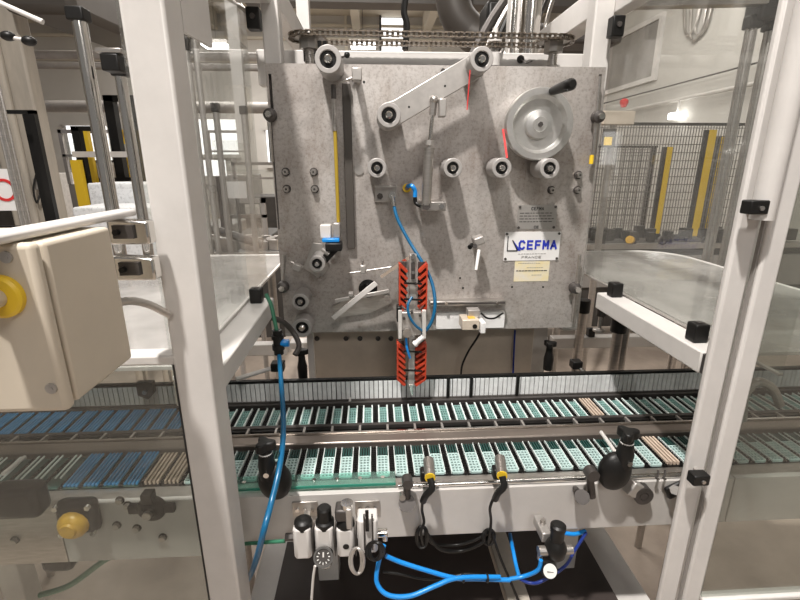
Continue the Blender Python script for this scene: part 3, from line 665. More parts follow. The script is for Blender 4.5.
# white sensor with blue band on swing bracket
o = root('label_sensor', 'white sensor block with blue band above the swing bracket', 'sensor', PY(332, 232, 1.13))
p = PY(326, 231, 1.14); part('housing', MB().obox(p, (.026, .03, .032)), 'white', o, .002)
p = PY(337, 230, 1.14); part('clear_cap', MB().obox(p, (.016, .025, .036)), 'alu', o, .002)
p = PY(331, 240, 1.125); part('blue_band', MB().obox(p, (.042, .02, .009)), 'bluebright', o, .002)
p = PY(334, 246, 1.13); part('clamp', MB().obox(p, (.04, .04, .02)), 'black', o, .003)
part('arm', MB().bar(PY(336, 247, 1.15), PY(322, 262, 1.15), .02, .02), 'black', o, .003)
part('collar', MB().cyl(PY(322, 249, 1.12), PY(329, 254, 1.12), .006), 'alu', o)
part('wall_mount', MB().cyl(PY(336, 246, 1.15), PY(336, 246, 1.2), .01), 'dark', o)
o = root('swing_bracket', 'grey swing bracket plate behind the small lower left roller', 'bracket', PY(315, 255, YP))
part('bracket_plate', MB().prism(qarm([(313, 243), (322, 244), (329, 268), (320, 279), (303, 268)], 1.19, 0), (0, .01, 0)), 'alu', o, .001)
p = PY(297, 267, 1.17); part('square_nut', MB().obox(p, (.022, .02, .018), Matrix.Rotation(R(30), 3, 'Y')), 'alu', o, .002); part('pin', MB().cyl(PY(303, 267, 1.18), PY(291, 262, 1.18), .003), 'steel', o)
p = PY(320, 279, 1.17); part('screw', MB().cyl((p.x, 1.19, p.z), (p.x, 1.16, p.z), .004), 'steel', o)

# cutter / guide unit
o = root('film_guide_unit', 'film guide with white blade, black disc and cross rods beside orange tool', 'guide', PY(370, 295, YP))
part('white_blade', MB().bar(PY(333, 318, 1.10), PY(376, 283, 1.10), .013, .006, (0, 1, 0)), 'white', o, .001)
part('steel_blade', MB().bar(PY(381, 277, 1.10), PY(411, 256, 1.08), .008, .002, (0, 1, 0)), 'chrome', o)
p = PY(368, 289, 1.17); part('black_disc', MB().lathe((p.x, 1.18, p.z), (0, -1, 0), [(0, .024), (.006, .025), (.008, .016), (.014, .012)]), 'black', o)
part('cross_rod', MB().cyl(PY(350, 273, 1.15), PY(391, 267, 1.15), .002), 'steel', o)
p = PY(363, 269, 1.15); part('clamp_block', MB().obox(p, (.014, .02, .022)), 'alu', o, .002); part('clamp_screw', MB().cyl(p, p+Vector((0, 0, .022)), .003), 'steel', o)
part('lower_arm', MB().bar(PY(335, 301, 1.15), PY(389, 291, 1.15), .006, .010), 'alu', o, .001)
p = PY(351, 294, 1.14); part('clamp_block', MB().obox(p, (.012, .02, .010)), 'alu', o, .001)
p = PY(387, 300, 1.15); part('washer', MB().ring((p.x, 1.16, p.z), (p.x, 1.15, p.z), .011, .005), 'steel', o)
part('guide_plate', MB().prism(qarm([(332, 307), (345, 300), (389, 292), (392, 303), (370, 313), (336, 318)], 1.19, 0), (0, .01, 0)), 'steel', o)

# clamp lever (477,240)
o = root('locking_lever', 'small grey locking lever standing off the plate left of the white label', 'lever', PY(477, 240, YP))
p = PY(478, 240, 1.15); part('head', MB().obox(p, (.026, .04, .02), Matrix.Rotation(R(-20), 3, 'Y')), 'alu', o, .003)
part('handle', MB().cyl(PY(479, 250, 1.13), PY(476, 270, 1.11), .0045, .0038), 'label_w', o); part('pivot', MB().cyl(PY(475, 246, 1.2), PY(475, 246, 1.13), .006), 'dark', o)
p = PY(472, 245, 1.14); part('screw', MB().cyl(p, p+Vector((-.008, -.01, -.004)), .006), 'black', o)

# labels
def panel(name, px0, py0, px1, py1, m, label, screws=True, t=.002):
    a, b_ = PY(px0, py0, YP), PY(px1, py1, YP)
    o = root(name, label, 'label', ((a.x+b_.x)/2, YP-t, b_.z))
    part('plate', MB().box(a.x, b_.x, YP-t, YP-.0002, b_.z, a.z), m, o)
    if screws:
        for x, z in ((a.x+.005, a.z-.005), (b_.x-.005, a.z-.005), (a.x+.005, b_.z+.005), (b_.x-.005, b_.z+.005)):
            part('screw', MB().cyl((x, YP-t, z), (x, YP-t-.002, z), .0035, n=10), 'dark', o)
    return o, a, b_
o, a, b_ = panel('maker_plate', 518, 205, 555, 229, 'label_s', 'small silver rating plate above the white maker sign')
cx = (a.x+b_.x)/2; H = a.z-b_.z
text('lettering', 'CEFMA', .0085, (cx, YP-.0024, a.z-.0095), 'ink', o, .034)
m = MB(); random.seed(2)
for i in range(4):
    z = a.z-.021-i*.0075; x = a.x+.006
    while x < b_.x-.012: l = random.uniform(.004, .012); m.box(x, min(x+l, b_.x-.007), YP-.0025, YP-.0019, z-.0009, z+.0009); x += l+.0025
part('print_lines', m, 'ink', o); text('ce_mark', 'CE', .007, (cx, YP-.0024, b_.z+.006), 'ink', o, .013)
o, a, b_ = panel('maker_sign', 505, 232, 558, 260, 'label_w', 'white enamel sign with blue company lettering on the plate')
W_, H = b_.x-a.x, a.z-b_.z
text('lettering', 'CEFMA', H*.33, (a.x+W_*.60, YP-.0028, b_.z+H*.55), 'inkblue', o, W_*.70, .2)
m = MB(); m.box(a.x+W_*.05, a.x+W_*.065, YP-.003, YP-.0019, b_.z+H*.34, b_.z+H*.86).box(a.x+W_*.05, a.x+W_*.24, YP-.003, YP-.0019, b_.z+H*.33, b_.z+H*.37)
m.bar((a.x+W_*.14, YP-.0025, b_.z+H*.72), (a.x+W_*.24, YP-.0025, b_.z+H*.36), .003, .001, (0, 1, 0))
part('angle_logo', m, 'ink', o)
m = MB(); m.prism([(a.x+W_*.16, YP-.003, b_.z+H*.70), (a.x+W_*.30, YP-.003, b_.z+H*.34), (a.x+W_*.23, YP-.003, b_.z+H*.36)], (0, .001, 0)); part('logo_wedge', m, 'inkblue', o)
text('country', 'FRANCE', .0062, (a.x+W_*.50, YP-.0024, b_.z+H*.12), 'inkgrey', o, W_*.36, .16)
m = MB(); x = a.x+W_*.26; random.seed(9)
while x < a.x+W_*.76: l = random.uniform(.004, .008); m.box(x, x+l, YP-.0025, YP-.0019, b_.z+H*.225, b_.z+H*.245); x += l+.002
part('print_lines', m, 'inkgrey', o)
o, a, b_ = panel('notice_sticker', 515, 261, 548, 281, 'label_y', 'yellowed paper notice sticker under the white maker sign', False, .0008)
m = MB(); W_, H = b_.x-a.x, a.z-b_.z
for fz, l0, l1 in ((.88, .1, .7), (.66, .35, .75), (.30, .5, .75)):
    x = a.x+W_*l0
    while x < a.x+W_*l1: l = random.uniform(.003, .007); m.box(x, x+l, YP-.0013, YP-.0006, b_.z+H*fz, b_.z+H*fz+.0012); x += l+.0015
part('print_lines', m, 'inkgrey', o)
m = MB(); x = a.x+W_*.05
while x < a.x+W_*.93: l = random.uniform(.004, .009); m.box(x, x+l, YP-.0013, YP-.0006, b_.z+H*.5, b_.z+H*.5+.0025); x += l+.0015
part('bold_line', m, 'ink', o)

# profile rail and photo cell at lower edge
o = root('profile_rail', 'horizontal slotted profile rail low on the plate right of the orange tool', 'rail', PY(468, 305, YP))
a, b_ = PY(430, 308, 1.17), PY(506, 301, 1.17)
part('profile', MB().box(a.x, b_.x, 1.17, 1.2, b_.z-.012, b_.z+.001), 'steel', o, .001); part('slot', MB().box(a.x+.002, b_.x-.002, 1.1695, 1.172, b_.z-.007, b_.z-.003), 'dark', o)
for px in (446, 497): p = PY(px, 303, 1.17); part('bolt', MB().cyl((p.x, 1.17, p.z), (p.x, 1.164, p.z), .005, n=6), 'chrome', o)
a, b_ = PY(436, 329, 1.185), PY(505, 312, 1.185); part('white_strip', MB().box(a.x, b_.x, 1.185, 1.198, a.z, b_.z), 'label_w', o)
o = root('photo_cell', 'photo cell box with amber window on the slotted rail', 'sensor', PY(472, 318, 1.13))
p = PY(473, 312, 1.14); part('mount', MB().obox(p, (.032, .03, .018)), 'alu', o, .001)
p = PY(469, 322, 1.125); part('housing', MB().obox(p, (.045, .05, .028)), 'backpl', o, .002); part('amber_window', MB().obox(p+Vector((.004, -.004, .0145)), (.018, .02, .002)), 'amber', o)
p = PY(481, 325, 1.12); part('white_end', MB().obox(p, (.014, .05, .03)), 'label_w', o, .002)
p = PY(474, 325, 1.11); part('lens', MB().cyl(p, p+Vector((0, -.012, 0)), .006), 'black', o)
hose('black_cable', [(481, 313, 1.13), (487, 318, 1.13), (495, 318, 1.14), (503, 313, 1.16)], .0025, 'black', 'short black cable curling right of the photo cell')
hose('black_cable', [(483, 326, 1.12), (477, 338, 1.17), (468, 352, 1.22), (462, 366, 1.24), (461, 378, 1.24)], .003, 'black', 'black cable dropping from photo cell behind the ribbed belt')

# ---- orange tool
o = root('orange_gripper_tool', 'vertical tool with orange herringbone combs above the ribbed belt', 'tool', PY(412, 380, 1.06))
def comb(px0, px1, py0, py1, Y, lean, par):
    a, b_ = PY(px0, py0, Y), PY(px1, py1, Y); z1_, z0_ = a.z, b_.z; w = b_.x-a.x; n = 6; m = MB()
    inx = b_.x if lean > 0 else a.x; outx = a.x if lean > 0 else b_.x
    m.box(min(outx, outx+lean*.0035), max(outx, outx+lean*.0035), Y-.002, Y+.03, z0_, z1_)
    part('comb_back', MB().box(min(a.x, b_.x), max(a.x, b_.x), Y+.02, Y+.026, z0_, z1_), 'dark', par)
    st = (z1_-z0_)/n
    for i in range(n+1):
        z = z1_-i*st*.98-.002
        m.bar((outx+lean*.002, Y+.008, z), (inx, Y+.008, z-.018), .018, .0062, (0, 0, 1))
    part('orange_comb', m, 'orange', par, smooth=False)
for (py0, py1, l0, l1, r0, r1) in ((264, 308, 399, 407, 419, 427), (344, 379, 397, 405, 416, 426)):
    comb(l0, l1, py0, py1, 1.06, 1, o); comb(r0, r1, py0, py1, 1.06, -1, o)
a, b_ = PY(413, 254, 1.07), PY(411, 384, 1.07)
part('spine', MB().bar(a, b_, .017, .02, (0, 1, 0)), 'alu', o, .002)
a, b_ = PY(413, 262, 1.058), PY(413, 279, 1.058); part('slot_plate', MB().bar(a, b_, .009, .006, (0, 1, 0)), 'dark', o, .001)
p = PY(413, 256, 1.06); part('top_screw', MB().cyl(p, p+Vector((0, -.01, 0)), .006, n=8), 'chrome', o)
p = PY(413, 272, 1.05); part('screw', MB().cyl(p, p+Vector((0, -.006, 0)), .004, n=8), 'chrome', o)
for py in (283, 299, 351, 370): a, b_ = PY(404, py, 1.05), PY(422, py+1, 1.05); part('cable_tie', MB().bar(a, b_, .004, .004), 'black', o)
p = PY(411, 322, 1.06); part('centre_block', MB().obox(p, (.05, .03, .06)), 'alu', o, .002)
for dx in (-11, 13):
    a, b_ = PY(411+dx, 310, 1.045), PY(411+dx, 338, 1.045); part('side_plate', MB().bar(a, b_, .009, .012, (0, 1, 0)), 'white2', o, .001)
for px, py in ((404, 318), (420, 315), (405, 334), (419, 328), (412, 312)): p = PY(px, py, 1.044); part('screw', MB().cyl(p, p+Vector((0, -.005, 0)), .0035, n=8), 'dark', o)
p = PY(407, 332, 1.042); part('inner_hub', MB().cyl(p, p+Vector((0, -.01, 0)), .011), 'steel', o)
p = PY(399, 313, 1.06); part('black_clip', MB().obox(p, (.012, .03, .04)), 'black', o, .003)
a, b_ = PY(416, 343, 1.045), PY(424, 336, 1.045); part('white_fitting', MB().cyl(a, b_, .0065).cyl(a+(a-b_)*.2, a, .0085), 'label_w', o)
a, b_ = PY(411, 384, 1.065), PY(412, 395, 1.065); part('nozzle_tip', MB().cyl(a, b_, .008, .003), 'chrome', o)
part('carrier_arm', MB().box(PY(412, 322, 1.08).x-.012, PY(412, 322, 1.08).x+.012, 1.07, 1.2, 1.10, 1.13), 'steel', o)

# ---- chain drive above
sp = []
zc = 1.797
for x, lab in ((-.150, 'left'), (.460, 'right')):
    o = root('chain_sprocket', lab+' sprocket on threaded spindle above the tooling plate', 'sprocket', (x, 1.26, 1.73)); yb = 1.26
    mb = MB(); n = 22; pts = []
    for i in range(n*2): a_ = math.pi*i/n; q = .037 if i % 2 else .043; pts.append((x+q*math.cos(a_), yb+q*math.sin(a_), zc-.003))
    mb.prism(pts, (0, 0, .004)); part('toothed_wheel', mb, 'chain', o)
    part('hub', MB().cyl((x, yb, zc-.026), (x, yb, zc-.003), .024, n=8), 'steel', o)
    m = MB(); m.cyl((x, yb, 1.60), (x, yb, zc-.026), .0085, n=16)
    for k in range(14): m.cyl((x, yb, 1.705+k*.0048), (x, yb, 1.7074+k*.0048), .0115, n=16)
    part('threaded_spindle', m, 'steel', o)
o = root('drive_chain', 'oily roller chain looped around both sprockets above the plate', 'chain', (.155, 1.26, zc))
m = MB(); xl, xr, rr = -.150, .460, .044; st = xr-xl; per = 2*st+2*math.pi*rr; n = 2*int(per/.0125/2); pt = []
for i in range(n):
    s_ = per*i/n
    if s_ < st: pt.append((xl+s_, 1.26-rr))
    elif s_ < st+math.pi*rr: a_ = (s_-st)/rr; pt.append((xr+rr*math.sin(a_), 1.26-rr*math.cos(a_)))
    elif s_ < 2*st+math.pi*rr: pt.append((xr-(s_-st-math.pi*rr), 1.26+rr))
    else: a_ = (s_-2*st-math.pi*rr)/rr; pt.append((xl-rr*math.sin(a_), 1.26+rr*math.cos(a_)))
for i in range(n):
    a_, b_ = Vector((*pt[i], zc)), Vector((*pt[(i+1) % n], zc)); d_ = (b_-a_).normalized()
    h = .0040 if i % 2 else .0055
    for s_ in (-1, 1): m.bar(a_-d_*.003+Vector((0, 0, s_*h)), b_+d_*.003+Vector((0, 0, s_*h)), .010, .0016)
    m.cyl(a_-Vector((0, 0, .0070)), a_+Vector((0, 0, .0070)), .0034, n=8)
part('links', m, 'chain', o, smooth=False)
solo('polished_column', MB().cyl((.455, 1.45, .0), (.455, 1.45, 2.6), .029, n=32).cyl((.455, 1.45, 1.74), (.455, 1.45, 1.76), .034, n=32), 'chrome', 'thick polished steel column behind the right sprocket', 'column')
solo('slim_chrome_rod', MB().cyl((.40, 1.42, 1.5), (.40, 1.42, 2.4), .008, n=16), 'chrome', 'slim chrome rod left of the thick polished column', 'rod')
o = root('white_plunger', 'white round plunger standing behind the chain above the right arm roller', 'plunger', PY(493, 62, 1.3))
p = PY(494, 58, 1.32); part('body', MB().lathe((p.x, 1.32, p.z-.02), (0, 0, 1), [(0, .017), (.03, .017), (.035, .010), (.055, .010), (.057, .018), (.064, .018), (.066, .008), (.09, .007)]), 'white', o)
o = root('hose_guide', 'black bracket and bolt on the crossbeam left of the top roller', 'bracket', PY(310, 55, 1.3))
p = PY(311, 55, 1.3); part('bracket', MB().obox(p, (.035, .03, .035)), 'dark', o, .002); p = PY(323, 44, 1.2); part('bolt', MB().cyl(p+Vector((-.008, 0, -.01)), p+Vector((-.008, 0, .006)), .005, n=8).cyl(p+Vector((.004, 0, -.01)), p+Vector((.004, 0, .006)), .005, n=8), 'black', o)
p = PY(521, 59, 1.325); o = root('crossbeam_hole', 'round dark cable hole with wire in the white crossbeam', 'grommet', p)
part('grommet', MB().cyl((p.x, 1.33, p.z), (p.x, 1.327, p.z), .010), 'black', o); part('wire', MB().tube([(p.x, 1.327, p.z), (p.x+.01, 1.31, p.z-.012), (p.x+.028, 1.32, p.z-.006)], .002), 'dark', o)

# ---- back panel under plate
o = root('back_panel', 'khaki metal panel behind the gap under the tooling plate', 'panel', (.17, 1.3, .8))
part('panel', MB().box(-.185, .49, 1.3, 1.31, .72, 1.10), 'backpl', o, .001)
for i, px in enumerate((317, 346, 360, 378, 391)): p = PY(px, 338.5, 1.3); part('rivet', MB().lathe((p.x, 1.3, p.z), (0, -1, 0), [(0, .008), (.003, .007), (.005, .003)], 14), 'dark', o)
part('side_edge', MB().box(-.205, -.187, 1.295, 1.32, .7, 1.12), 'white', o)
part('side_panel', MB().box(.492, .545, 1.33, 1.34, .7, 1.12), 'white2', o)
part('leg', MB().box(-.15, -.12, 1.311, 1.34, 0, .75), 'dark', o); part('leg', MB().box(.42, .45, 1.311, 1.34, 0, .75), 'dark', o)
hose('navy_hose', [(515, 330, 1.28), (514, 350, 1.28), (513, 376, 1.28), (513, 395, 1.28)], .003, 'navy', 'straight dark blue hose beside the khaki back panel')

# ---- steel supports behind right
for i, (px, py, Y) in enumerate(((617, 340, 1.3), (579, 340, 1.5))):
    p = PY(px, py, Y); o = root('support_tube', ('wider steel support tube under the right beam', 'rear grey support tube right of the back panel')[i], 'tube', (p.x, Y, 0))
    part('tube', MB().cyl((p.x, Y, 0), (p.x, Y, 1.10 if i == 0 else 1.04), .016, n=20), 'steel', o)
    part('collar', MB().cyl((p.x, Y, 1.0), (p.x, Y, 1.045), .024, n=20), 'black', o)
p = PY(600, 322, 1.3); o = root('levelling_foot', 'small steel levelling foot hanging under the right cover', 'foot', p)
part('stud', MB().cyl(p+Vector((0, 0, -.02)), p+Vector((0, 0, .05)), .006), 'steel', o); part('pad', MB().lathe(p+Vector((0, 0, -.03)), (0, 0, 1), [(0, .018), (.006, .018), (.012, .008)]), 'steel', o); part('socket', MB().cyl(p+Vector((0, 0, .02)), p+Vector((0, 0, .05)), .014), 'dark', o)
# rear rail clamps with black knobs
def knob_post(px, py, Y, label, h=.06, s_=1.0):
    p = PY(px, py, Y); o = root('star_handle_clamp', label, 'knob', p)
    m = MB(); n = 3; pts = []
    for i in range(24): a_ = 2*math.pi*i/24; q = s_*(.016+.004*math.cos(3*a_)); pts.append((p.x+q*math.cos(a_), Y+q*math.sin(a_), p.z+h*.35))
    m.prism(pts, (0, 0, .014*s_)); part('star_grip', m, 'black', o, .002)
    part('neck', MB().lathe(p+Vector((0, 0, -h*.7)), (0, 0, 1), [(0, .013*s_), (h*.5, .014*s_), (h*.8, .010*s_), (h*1.05, .009*s_)]), 'black', o)
    return o
knob_post(549, 354, 1.22, 'black star knob standing behind the ribbed belt, right of the back panel', .07)
knob_post(302, 362, 1.2, 'black star knob below the stacked rollers', .07)
for i, (a, b_, k) in enumerate((((655, 377, 1.2), (577, 380, 1.25), 0), ((236, 378, 1.15), (282, 366, 1.2), 1))):
    pass
o = root('rail_clamp', 'black clamp on a white rod left of the star knob', 'clamp', PY(278, 367, 1.16))
part('rod', MB().cyl(PY(236, 379, 1.10), PY(276, 367, 1.16), .006), 'white', o); part('clamp', MB().obox(PY(278, 366, 1.16), (.035, .03, .024)), 'black', o, .003)
o = root('rail_clamp', 'black clamp with steel rod behind the ribbed belt at right', 'clamp', PY(577, 368, 1.22))
part('rod', MB().cyl(PY(578, 366, 1.22), PY(588, 378, 1.18), .008), 'chrome', o); part('clamp', MB().obox(PY(576, 364, 1.22), (.03, .03, .024)), 'black', o, .003)
for i, (px, py) in enumerate(((588, 353), (646, 352))):
    p = PZ(px, py+4, .9); p.y = 1.52
    q = PY(px, py, 1.52); o = root('rubber_stop', ('left', 'right')[i]+' of two small black stops on the rear white rail', 'stop', (q.x, 1.52, .9))
    part('block', MB().box(q.x-.012, q.x+.012, 1.508, 1.532, .90, .93), 'black', o, .002); part('screw', MB().cyl((q.x, 1.52, .93), (q.x, 1.52, .932), .005), 'dark', o)
solo('silver_bracket', MB().box(PY(350, 400, 1.1).x-.003, PY(350, 400, 1.1).x+.003, 1.095, 1.10, .89, .905), 'white', 'tiny white tab below the ribbed belt near the blue hose', 'tab')

# ============================================================ CONVEYOR
cv = root('conveyor_frame', 'white fronted double lane conveyor frame running left to right', 'conveyor', (.2, .95, 0))
part('front_panel', MB().box(-.30, .72, .742, .754, .785, .893), 'face', cv, .001)
part('front_panel', MB().box(.722, 1.7, .742, .754, .785, .893), 'face', cv, .001)
part('front_panel', MB().box(-.60, -.302, .742, .754, .76, .893), 'face', cv, .001)
part('front_panel', MB().box(-1.6, -.602, .742, .754, .76, .893), 'steel', cv, .001)
part('lane_bed', MB().box(-1.6, 1.7, .758, .896, .872, .8875), 'black', cv); part('lane_bed', MB().box(-1.6, 1.7, .966, 1.086, .872, .8875), 'black', cv)
part('fence_foot', MB().box(-1.6, 1.7, 1.086, 1.096, .872, .896), 'dark', cv); part('support_strip', MB().box(-1.6, 1.7, 1.096, 1.107, .878, .887), 'steel', cv)
part('centre_rail', MB().box(-1.6, 1.7, .898, .932, .84, .903), 'rail', cv, .004)
part('centre_lip', MB().box(-1.6, 1.7, .932, .937, .84, .907), 'chrome', cv)
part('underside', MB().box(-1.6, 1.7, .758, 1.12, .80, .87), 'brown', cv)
part('rear_rail', MB().box(-1.6, 1.7, 1.108, 1.118, .87, .893), 'dark', cv); part('rear_strip', MB().box(-.2, .52, 1.104, 1.108, .874, .889), 'steel', cv)
part('front_bar', MB().cyl((.04, .752, .899), (.70, .752, .899), .0055), 'chrome', cv)
part('front_edge', MB().box(-1.6, 1.7, .748, .786, .888, .892), 'steel', cv)
for x in (-.9, 1.3, -.15, .45): part('leg', MB().box(x, x+.05, .9, .95, 0, .80), 'white2', cv, .003)
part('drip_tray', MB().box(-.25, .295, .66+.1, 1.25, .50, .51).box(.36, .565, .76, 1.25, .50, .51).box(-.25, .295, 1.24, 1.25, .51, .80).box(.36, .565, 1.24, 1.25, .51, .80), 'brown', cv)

# acrylic slab over the left half of the front lane
ac = root('acrylic_cover', 'clear green edged acrylic strip over the front lane, left part', 'cover', (-.1, .77, .9))
part('sheet', MB().box(-.29, .035, .755, .790, .899, .904), 'acrylic', ac); part('green_edge', MB().box(-.29, .035, .7525, .755, .899, .904), 'greenedge', ac)
for i in range(7): x = -.26+i*.045; part('screw', MB().cyl((x, .77, .904), (x, .77, .9065), .004, n=10), 'chrome', ac)

# black bracket row along the rear lane front edge
br = root('bracket_row', 'row of black bracket pockets along the front edge of the rear lane', 'bracket', (.2, .95, .88))
m = MB(); n = 0
part('long_bar', MB().box(-1.4, 1.55, .972, .983, .886, .899), 'dark', br)
for i in range(44):
    x = -1.35+i*.0655
    m = MB().box(x+.006, x+.059, .942, .962, .884, .888).box(x+.004, x+.0615, .962, .970, .884, .896)
    part('pocket', m, 'black', br)
    part('divider', MB().box(x-.0025, x+.0025, .942, .970, .888, .901).box(x-.011, x+.011, .9405, .946, .884, .889).box(x-.006, x+.006, .9405, .946, .889, .893), 'alu', br)

# carriers ------------------------------------------------------------
def make_carrier(kind, y0, y1, rear):
    name = {'grid': 'blister_carrier', 'blue': 'blue_rod_carrier', 'bar': 'beige_bar_carrier', 'sparse': 'white_rod_carrier'}[kind]
    o = root(name, 'x', 'carrier', (0, (y0+y1)/2, .888)); z = .888; L = y1-y0
    m = MB().box(-.0186, .0186, y0, y1, z, z+.004)
    for i in range(13):
        for x in (-.0168, .0168): y = y0+L*(i+.5)/13; m.box(x-.0014, x+.0014, y-L*.022, y+L*.022, z+.004, z+.009)
    part('black_base', m, 'black', o, smooth=False)
    if kind == 'grid':
        m = MB(); w = .0078 if rear else .0104; yg0, yg1 = y0+L*(.12 if rear else .06), y0+L*(.84 if rear else .66); nr = 6 if rear else 7
        for k in range(4): x = -w+2*w*k/3; m.box(x-.0012, x+.0012, yg0, yg1, z+.004, z+.0085)
        for k in range(nr+1): y = yg0+(yg1-yg0)*k/nr; m.box(-w, w, y-.0021, y+.0021, z+.004, z+.0083)
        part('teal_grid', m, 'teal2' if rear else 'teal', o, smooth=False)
        part('grid_floor', MB().box(-w, w, yg0, yg1, z+.004, z+.0055), 'black', o)
        if not rear:
            m = MB()
            for k in range(4): x = -.0084+k*.0056; m.box(x-.0014, x+.0014, y0+L*.70, y0+L*.97, z+.004, z+.009)
            part('dark_fins', m, 'tealdark', o, smooth=False)
            for x in (-.0125, .0125): part('side_strip', MB().box(x-.0007, x+.0007, y0+L*.06, y0+L*.99, z+.004, z+.010), 'strip', o)
        else:
            for x in (-.0108, .0108): part('side_strip', MB().box(x-.0016, x+.0016, y0+L*.05, y0+L*.97, z+.004, z+.010), 'strip', o)
    elif kind == 'blue':
        part('tray', MB().box(-.015, .015, y0+.002, y1-.002, z+.004, z+.007), 'tealdark', o)
        for x in (-.011, -.0035, .004, .0115): part('rod', MB().cyl((x, y0+.004, z+.010), (x, y1-.004, z+.015), .0028, n=8), 'bluerod', o)
    elif kind == 'sparse':
        part('tray', MB().box(-.015, .015, y0+.002, y1-.002, z+.004, z+.007), 'tealdark', o)
        for x in (-.006, .004): part('rod', MB().cyl((x, y0+.03, z+.010), (x, y1-.004, z+.014), .0018, n=8), 'strip', o)
    elif kind == 'bar':
        for x in (-.012, -.004, .004, .012): part('bar', MB().box(x-.0021, x+.0021, y0+.008, y1-.002, z+.004, z+.012), 'wood', o)
    return o
def lane(y0, y1, pitch, x0, x1, rowname, sel):
    protos = {}
    x = x0; i = 0
    while x < x1:
        k = sel(x)
        lab = {'grid': 'teal grid blister carrier in the '+rowname, 'blue': 'carrier of slim blue rods in the '+rowname+', seen through left glass', 'bar': 'carrier with beige bars in the '+rowname, 'sparse': 'dark teal carrier with two white rods in the '+rowname+', far left'}[k]
        gr = {'grid': 'blister carriers in the ', 'blue': 'blue rod carriers in the ', 'bar': 'beige bar carriers in the ', 'sparse': 'white rod carriers in the '}[k]+rowname
        if k not in protos:
            o = make_carrier(k, y0, y1, 'rear' in rowname); o['label'] = lab; o['group'] = gr; protos[k] = (o, [(c, kids(c)) for c in kids(o)]); o.location.x = x
        else:
            o, ks = protos[k]; dup(o, (x, o.location.y, o.location.z), keep=ks)
        x += pitch; i += 1
xb = PZ(590, 410, .9).x
lane(.977, 1.072, .0385, -1.10, 1.22, 'rear lane', lambda x: 'blue' if x < -.44 else ('bar' if abs(x-xb) < .02 else 'grid'))
xb2, xb3 = PZ(652, 445, .9).x, PZ(168, 470, .9).x
lane(.784, .888, .0382, -1.02, 1.12, 'front lane', lambda x: 'bar' if abs(x-xb2) < .02 or abs(x-xb3) < .02 else ('sparse' if x < -.62 else 'blue' if x < -.46 else 'grid'))

# ribbed white belt
gb = root('ribbed_belt', 'upright white ribbed belt behind the rear lane', 'belt', (.1, 1.12, .893))
part('top_rail', MB().box(-.90, 1.5, 1.116, 1.128, .944, .951), 'black', gb); part('back_strip', MB().box(-.90, 1.5, 1.122, 1.127, .89, .944), 'dark', gb)
rx = -.86; k = 0
def ribs(x):
    m = MB()
    for j in range(5): m.box(x+j*.0124+.0010, x+j*.0124+.0114, 1.114, 1.1215, .893, .9435)
    return m
rp = None; i = 0
while rx < 1.2:
    if rp is None: rp = part('rib_panel', ribs(rx), 'rib', gb, smooth=False); rp0 = rx
    else: c = rp.copy(); COL.objects.link(c); c.location = rp.location+Vector((rx-rp0, 0, 0))
    rx += .0628; i += 1
for px in (448, 471, 517): x = PY(px, 390, 1.11).x; part('black_post', MB().box(x-.004, x+.004, 1.107, 1.115, .888, .951), 'black', gb)
p = PY(146, 391, 1.1); o = root('belt_clip', 'black hexagonal clip on the ribbed belt at left', 'clip', (p.x, 1.1, p.z))
part('clip', MB().prism([(p.x-.02, 1.095, p.z+.025), (p.x+.02, 1.095, p.z+.025), (p.x+.02, 1.095, p.z-.005), (p.x+.005, 1.095, p.z-.022), (p.x-.02, 1.095, p.z-.01)], (0, .017, 0)), 'black', o); part('screw', MB().cyl((p.x, 1.095, p.z), (p.x, 1.09, p.z), .006), 'steel', o)

# steel pin rods over the lanes
for i, (a, b_, lab) in enumerate(((PZ(601, 432, .93), PZ(628, 470, .93), 'slim pale rod crossing the front lane left of the large black clamp'), (PZ(222, 435, .93), PZ(203, 478, .93), 'slim pale rod crossing the front lane beside the left white post'), (PZ(25, 457, .93), PZ(3, 474, .93), 'slim pale rod above the front lane at the far left'))):
    solo('guide_pin', MB().cyl(a, b_, .004), 'white', lab, 'rod')
# big clamps at front
def big_clamp(px, py, label, sc=1.0, flip=1):
    p = PY(px, py, .70); x, z = p.x, p.z
    o = root('rail_guide_clamp', label, 'clamp', (x, .72, z))
    part('star_grip', MB().prism([(x+sc*(.016+.005*math.cos(3*a_))*math.cos(a_), .715+sc*(.016+.005*math.cos(3*a_))*math.sin(a_), z+.062*sc) for a_ in [2*math.pi*i/30 for i in range(30)]], (0, 0, .018*sc)), 'black', o, .003)
    part('pale_collar', MB().cyl((x, .715, z+.050*sc), (x, .715, z+.056*sc), .0125*sc), 'label_w', o)
    part('neck', MB().lathe((x, .715, z+.0*sc), (0, 0, 1), [(0, .014*sc), (.03*sc, .016*sc), (.05*sc, .013*sc), (.064*sc, .011*sc)]), 'black', o)
    part('body', MB().sphere((x-flip*.012*sc, .72, z-.012*sc), .034*sc, (.95, .62, 1.2), 24).cyl((x-flip*.01, .72, z-.01), (x-flip*.01, .745, z-.01), .012), 'black', o)
    part('screw', MB().cyl((x+.002, .703, z+.018*sc), (x+.002, .697, z+.018*sc), .005), 'chrome', o)
    return o
o = big_clamp(627, 472, 'large black clamp with star knob at the right of the white conveyor front')
p = PY(642, 494, .73); part('side_shaft', MB().ring((p.x, .742, p.z), (p.x, .722, p.z), .019, .009).cyl((p.x, .74, p.z), (p.x, .722, p.z), .008), 'dark', o); part('side_arm', MB().bar((p.x-.03, .73, p.z+.02), (p.x, .735, p.z), .02, .03), 'alu', o, .003)
big_clamp(266, 483, 'large black clamp with knob at the left end behind the blue hose', .95, -1)
o = root('swivel_clamp', 'grey swivel clamp holding the steel bar, right end', 'clamp', PY(590, 480, .73))
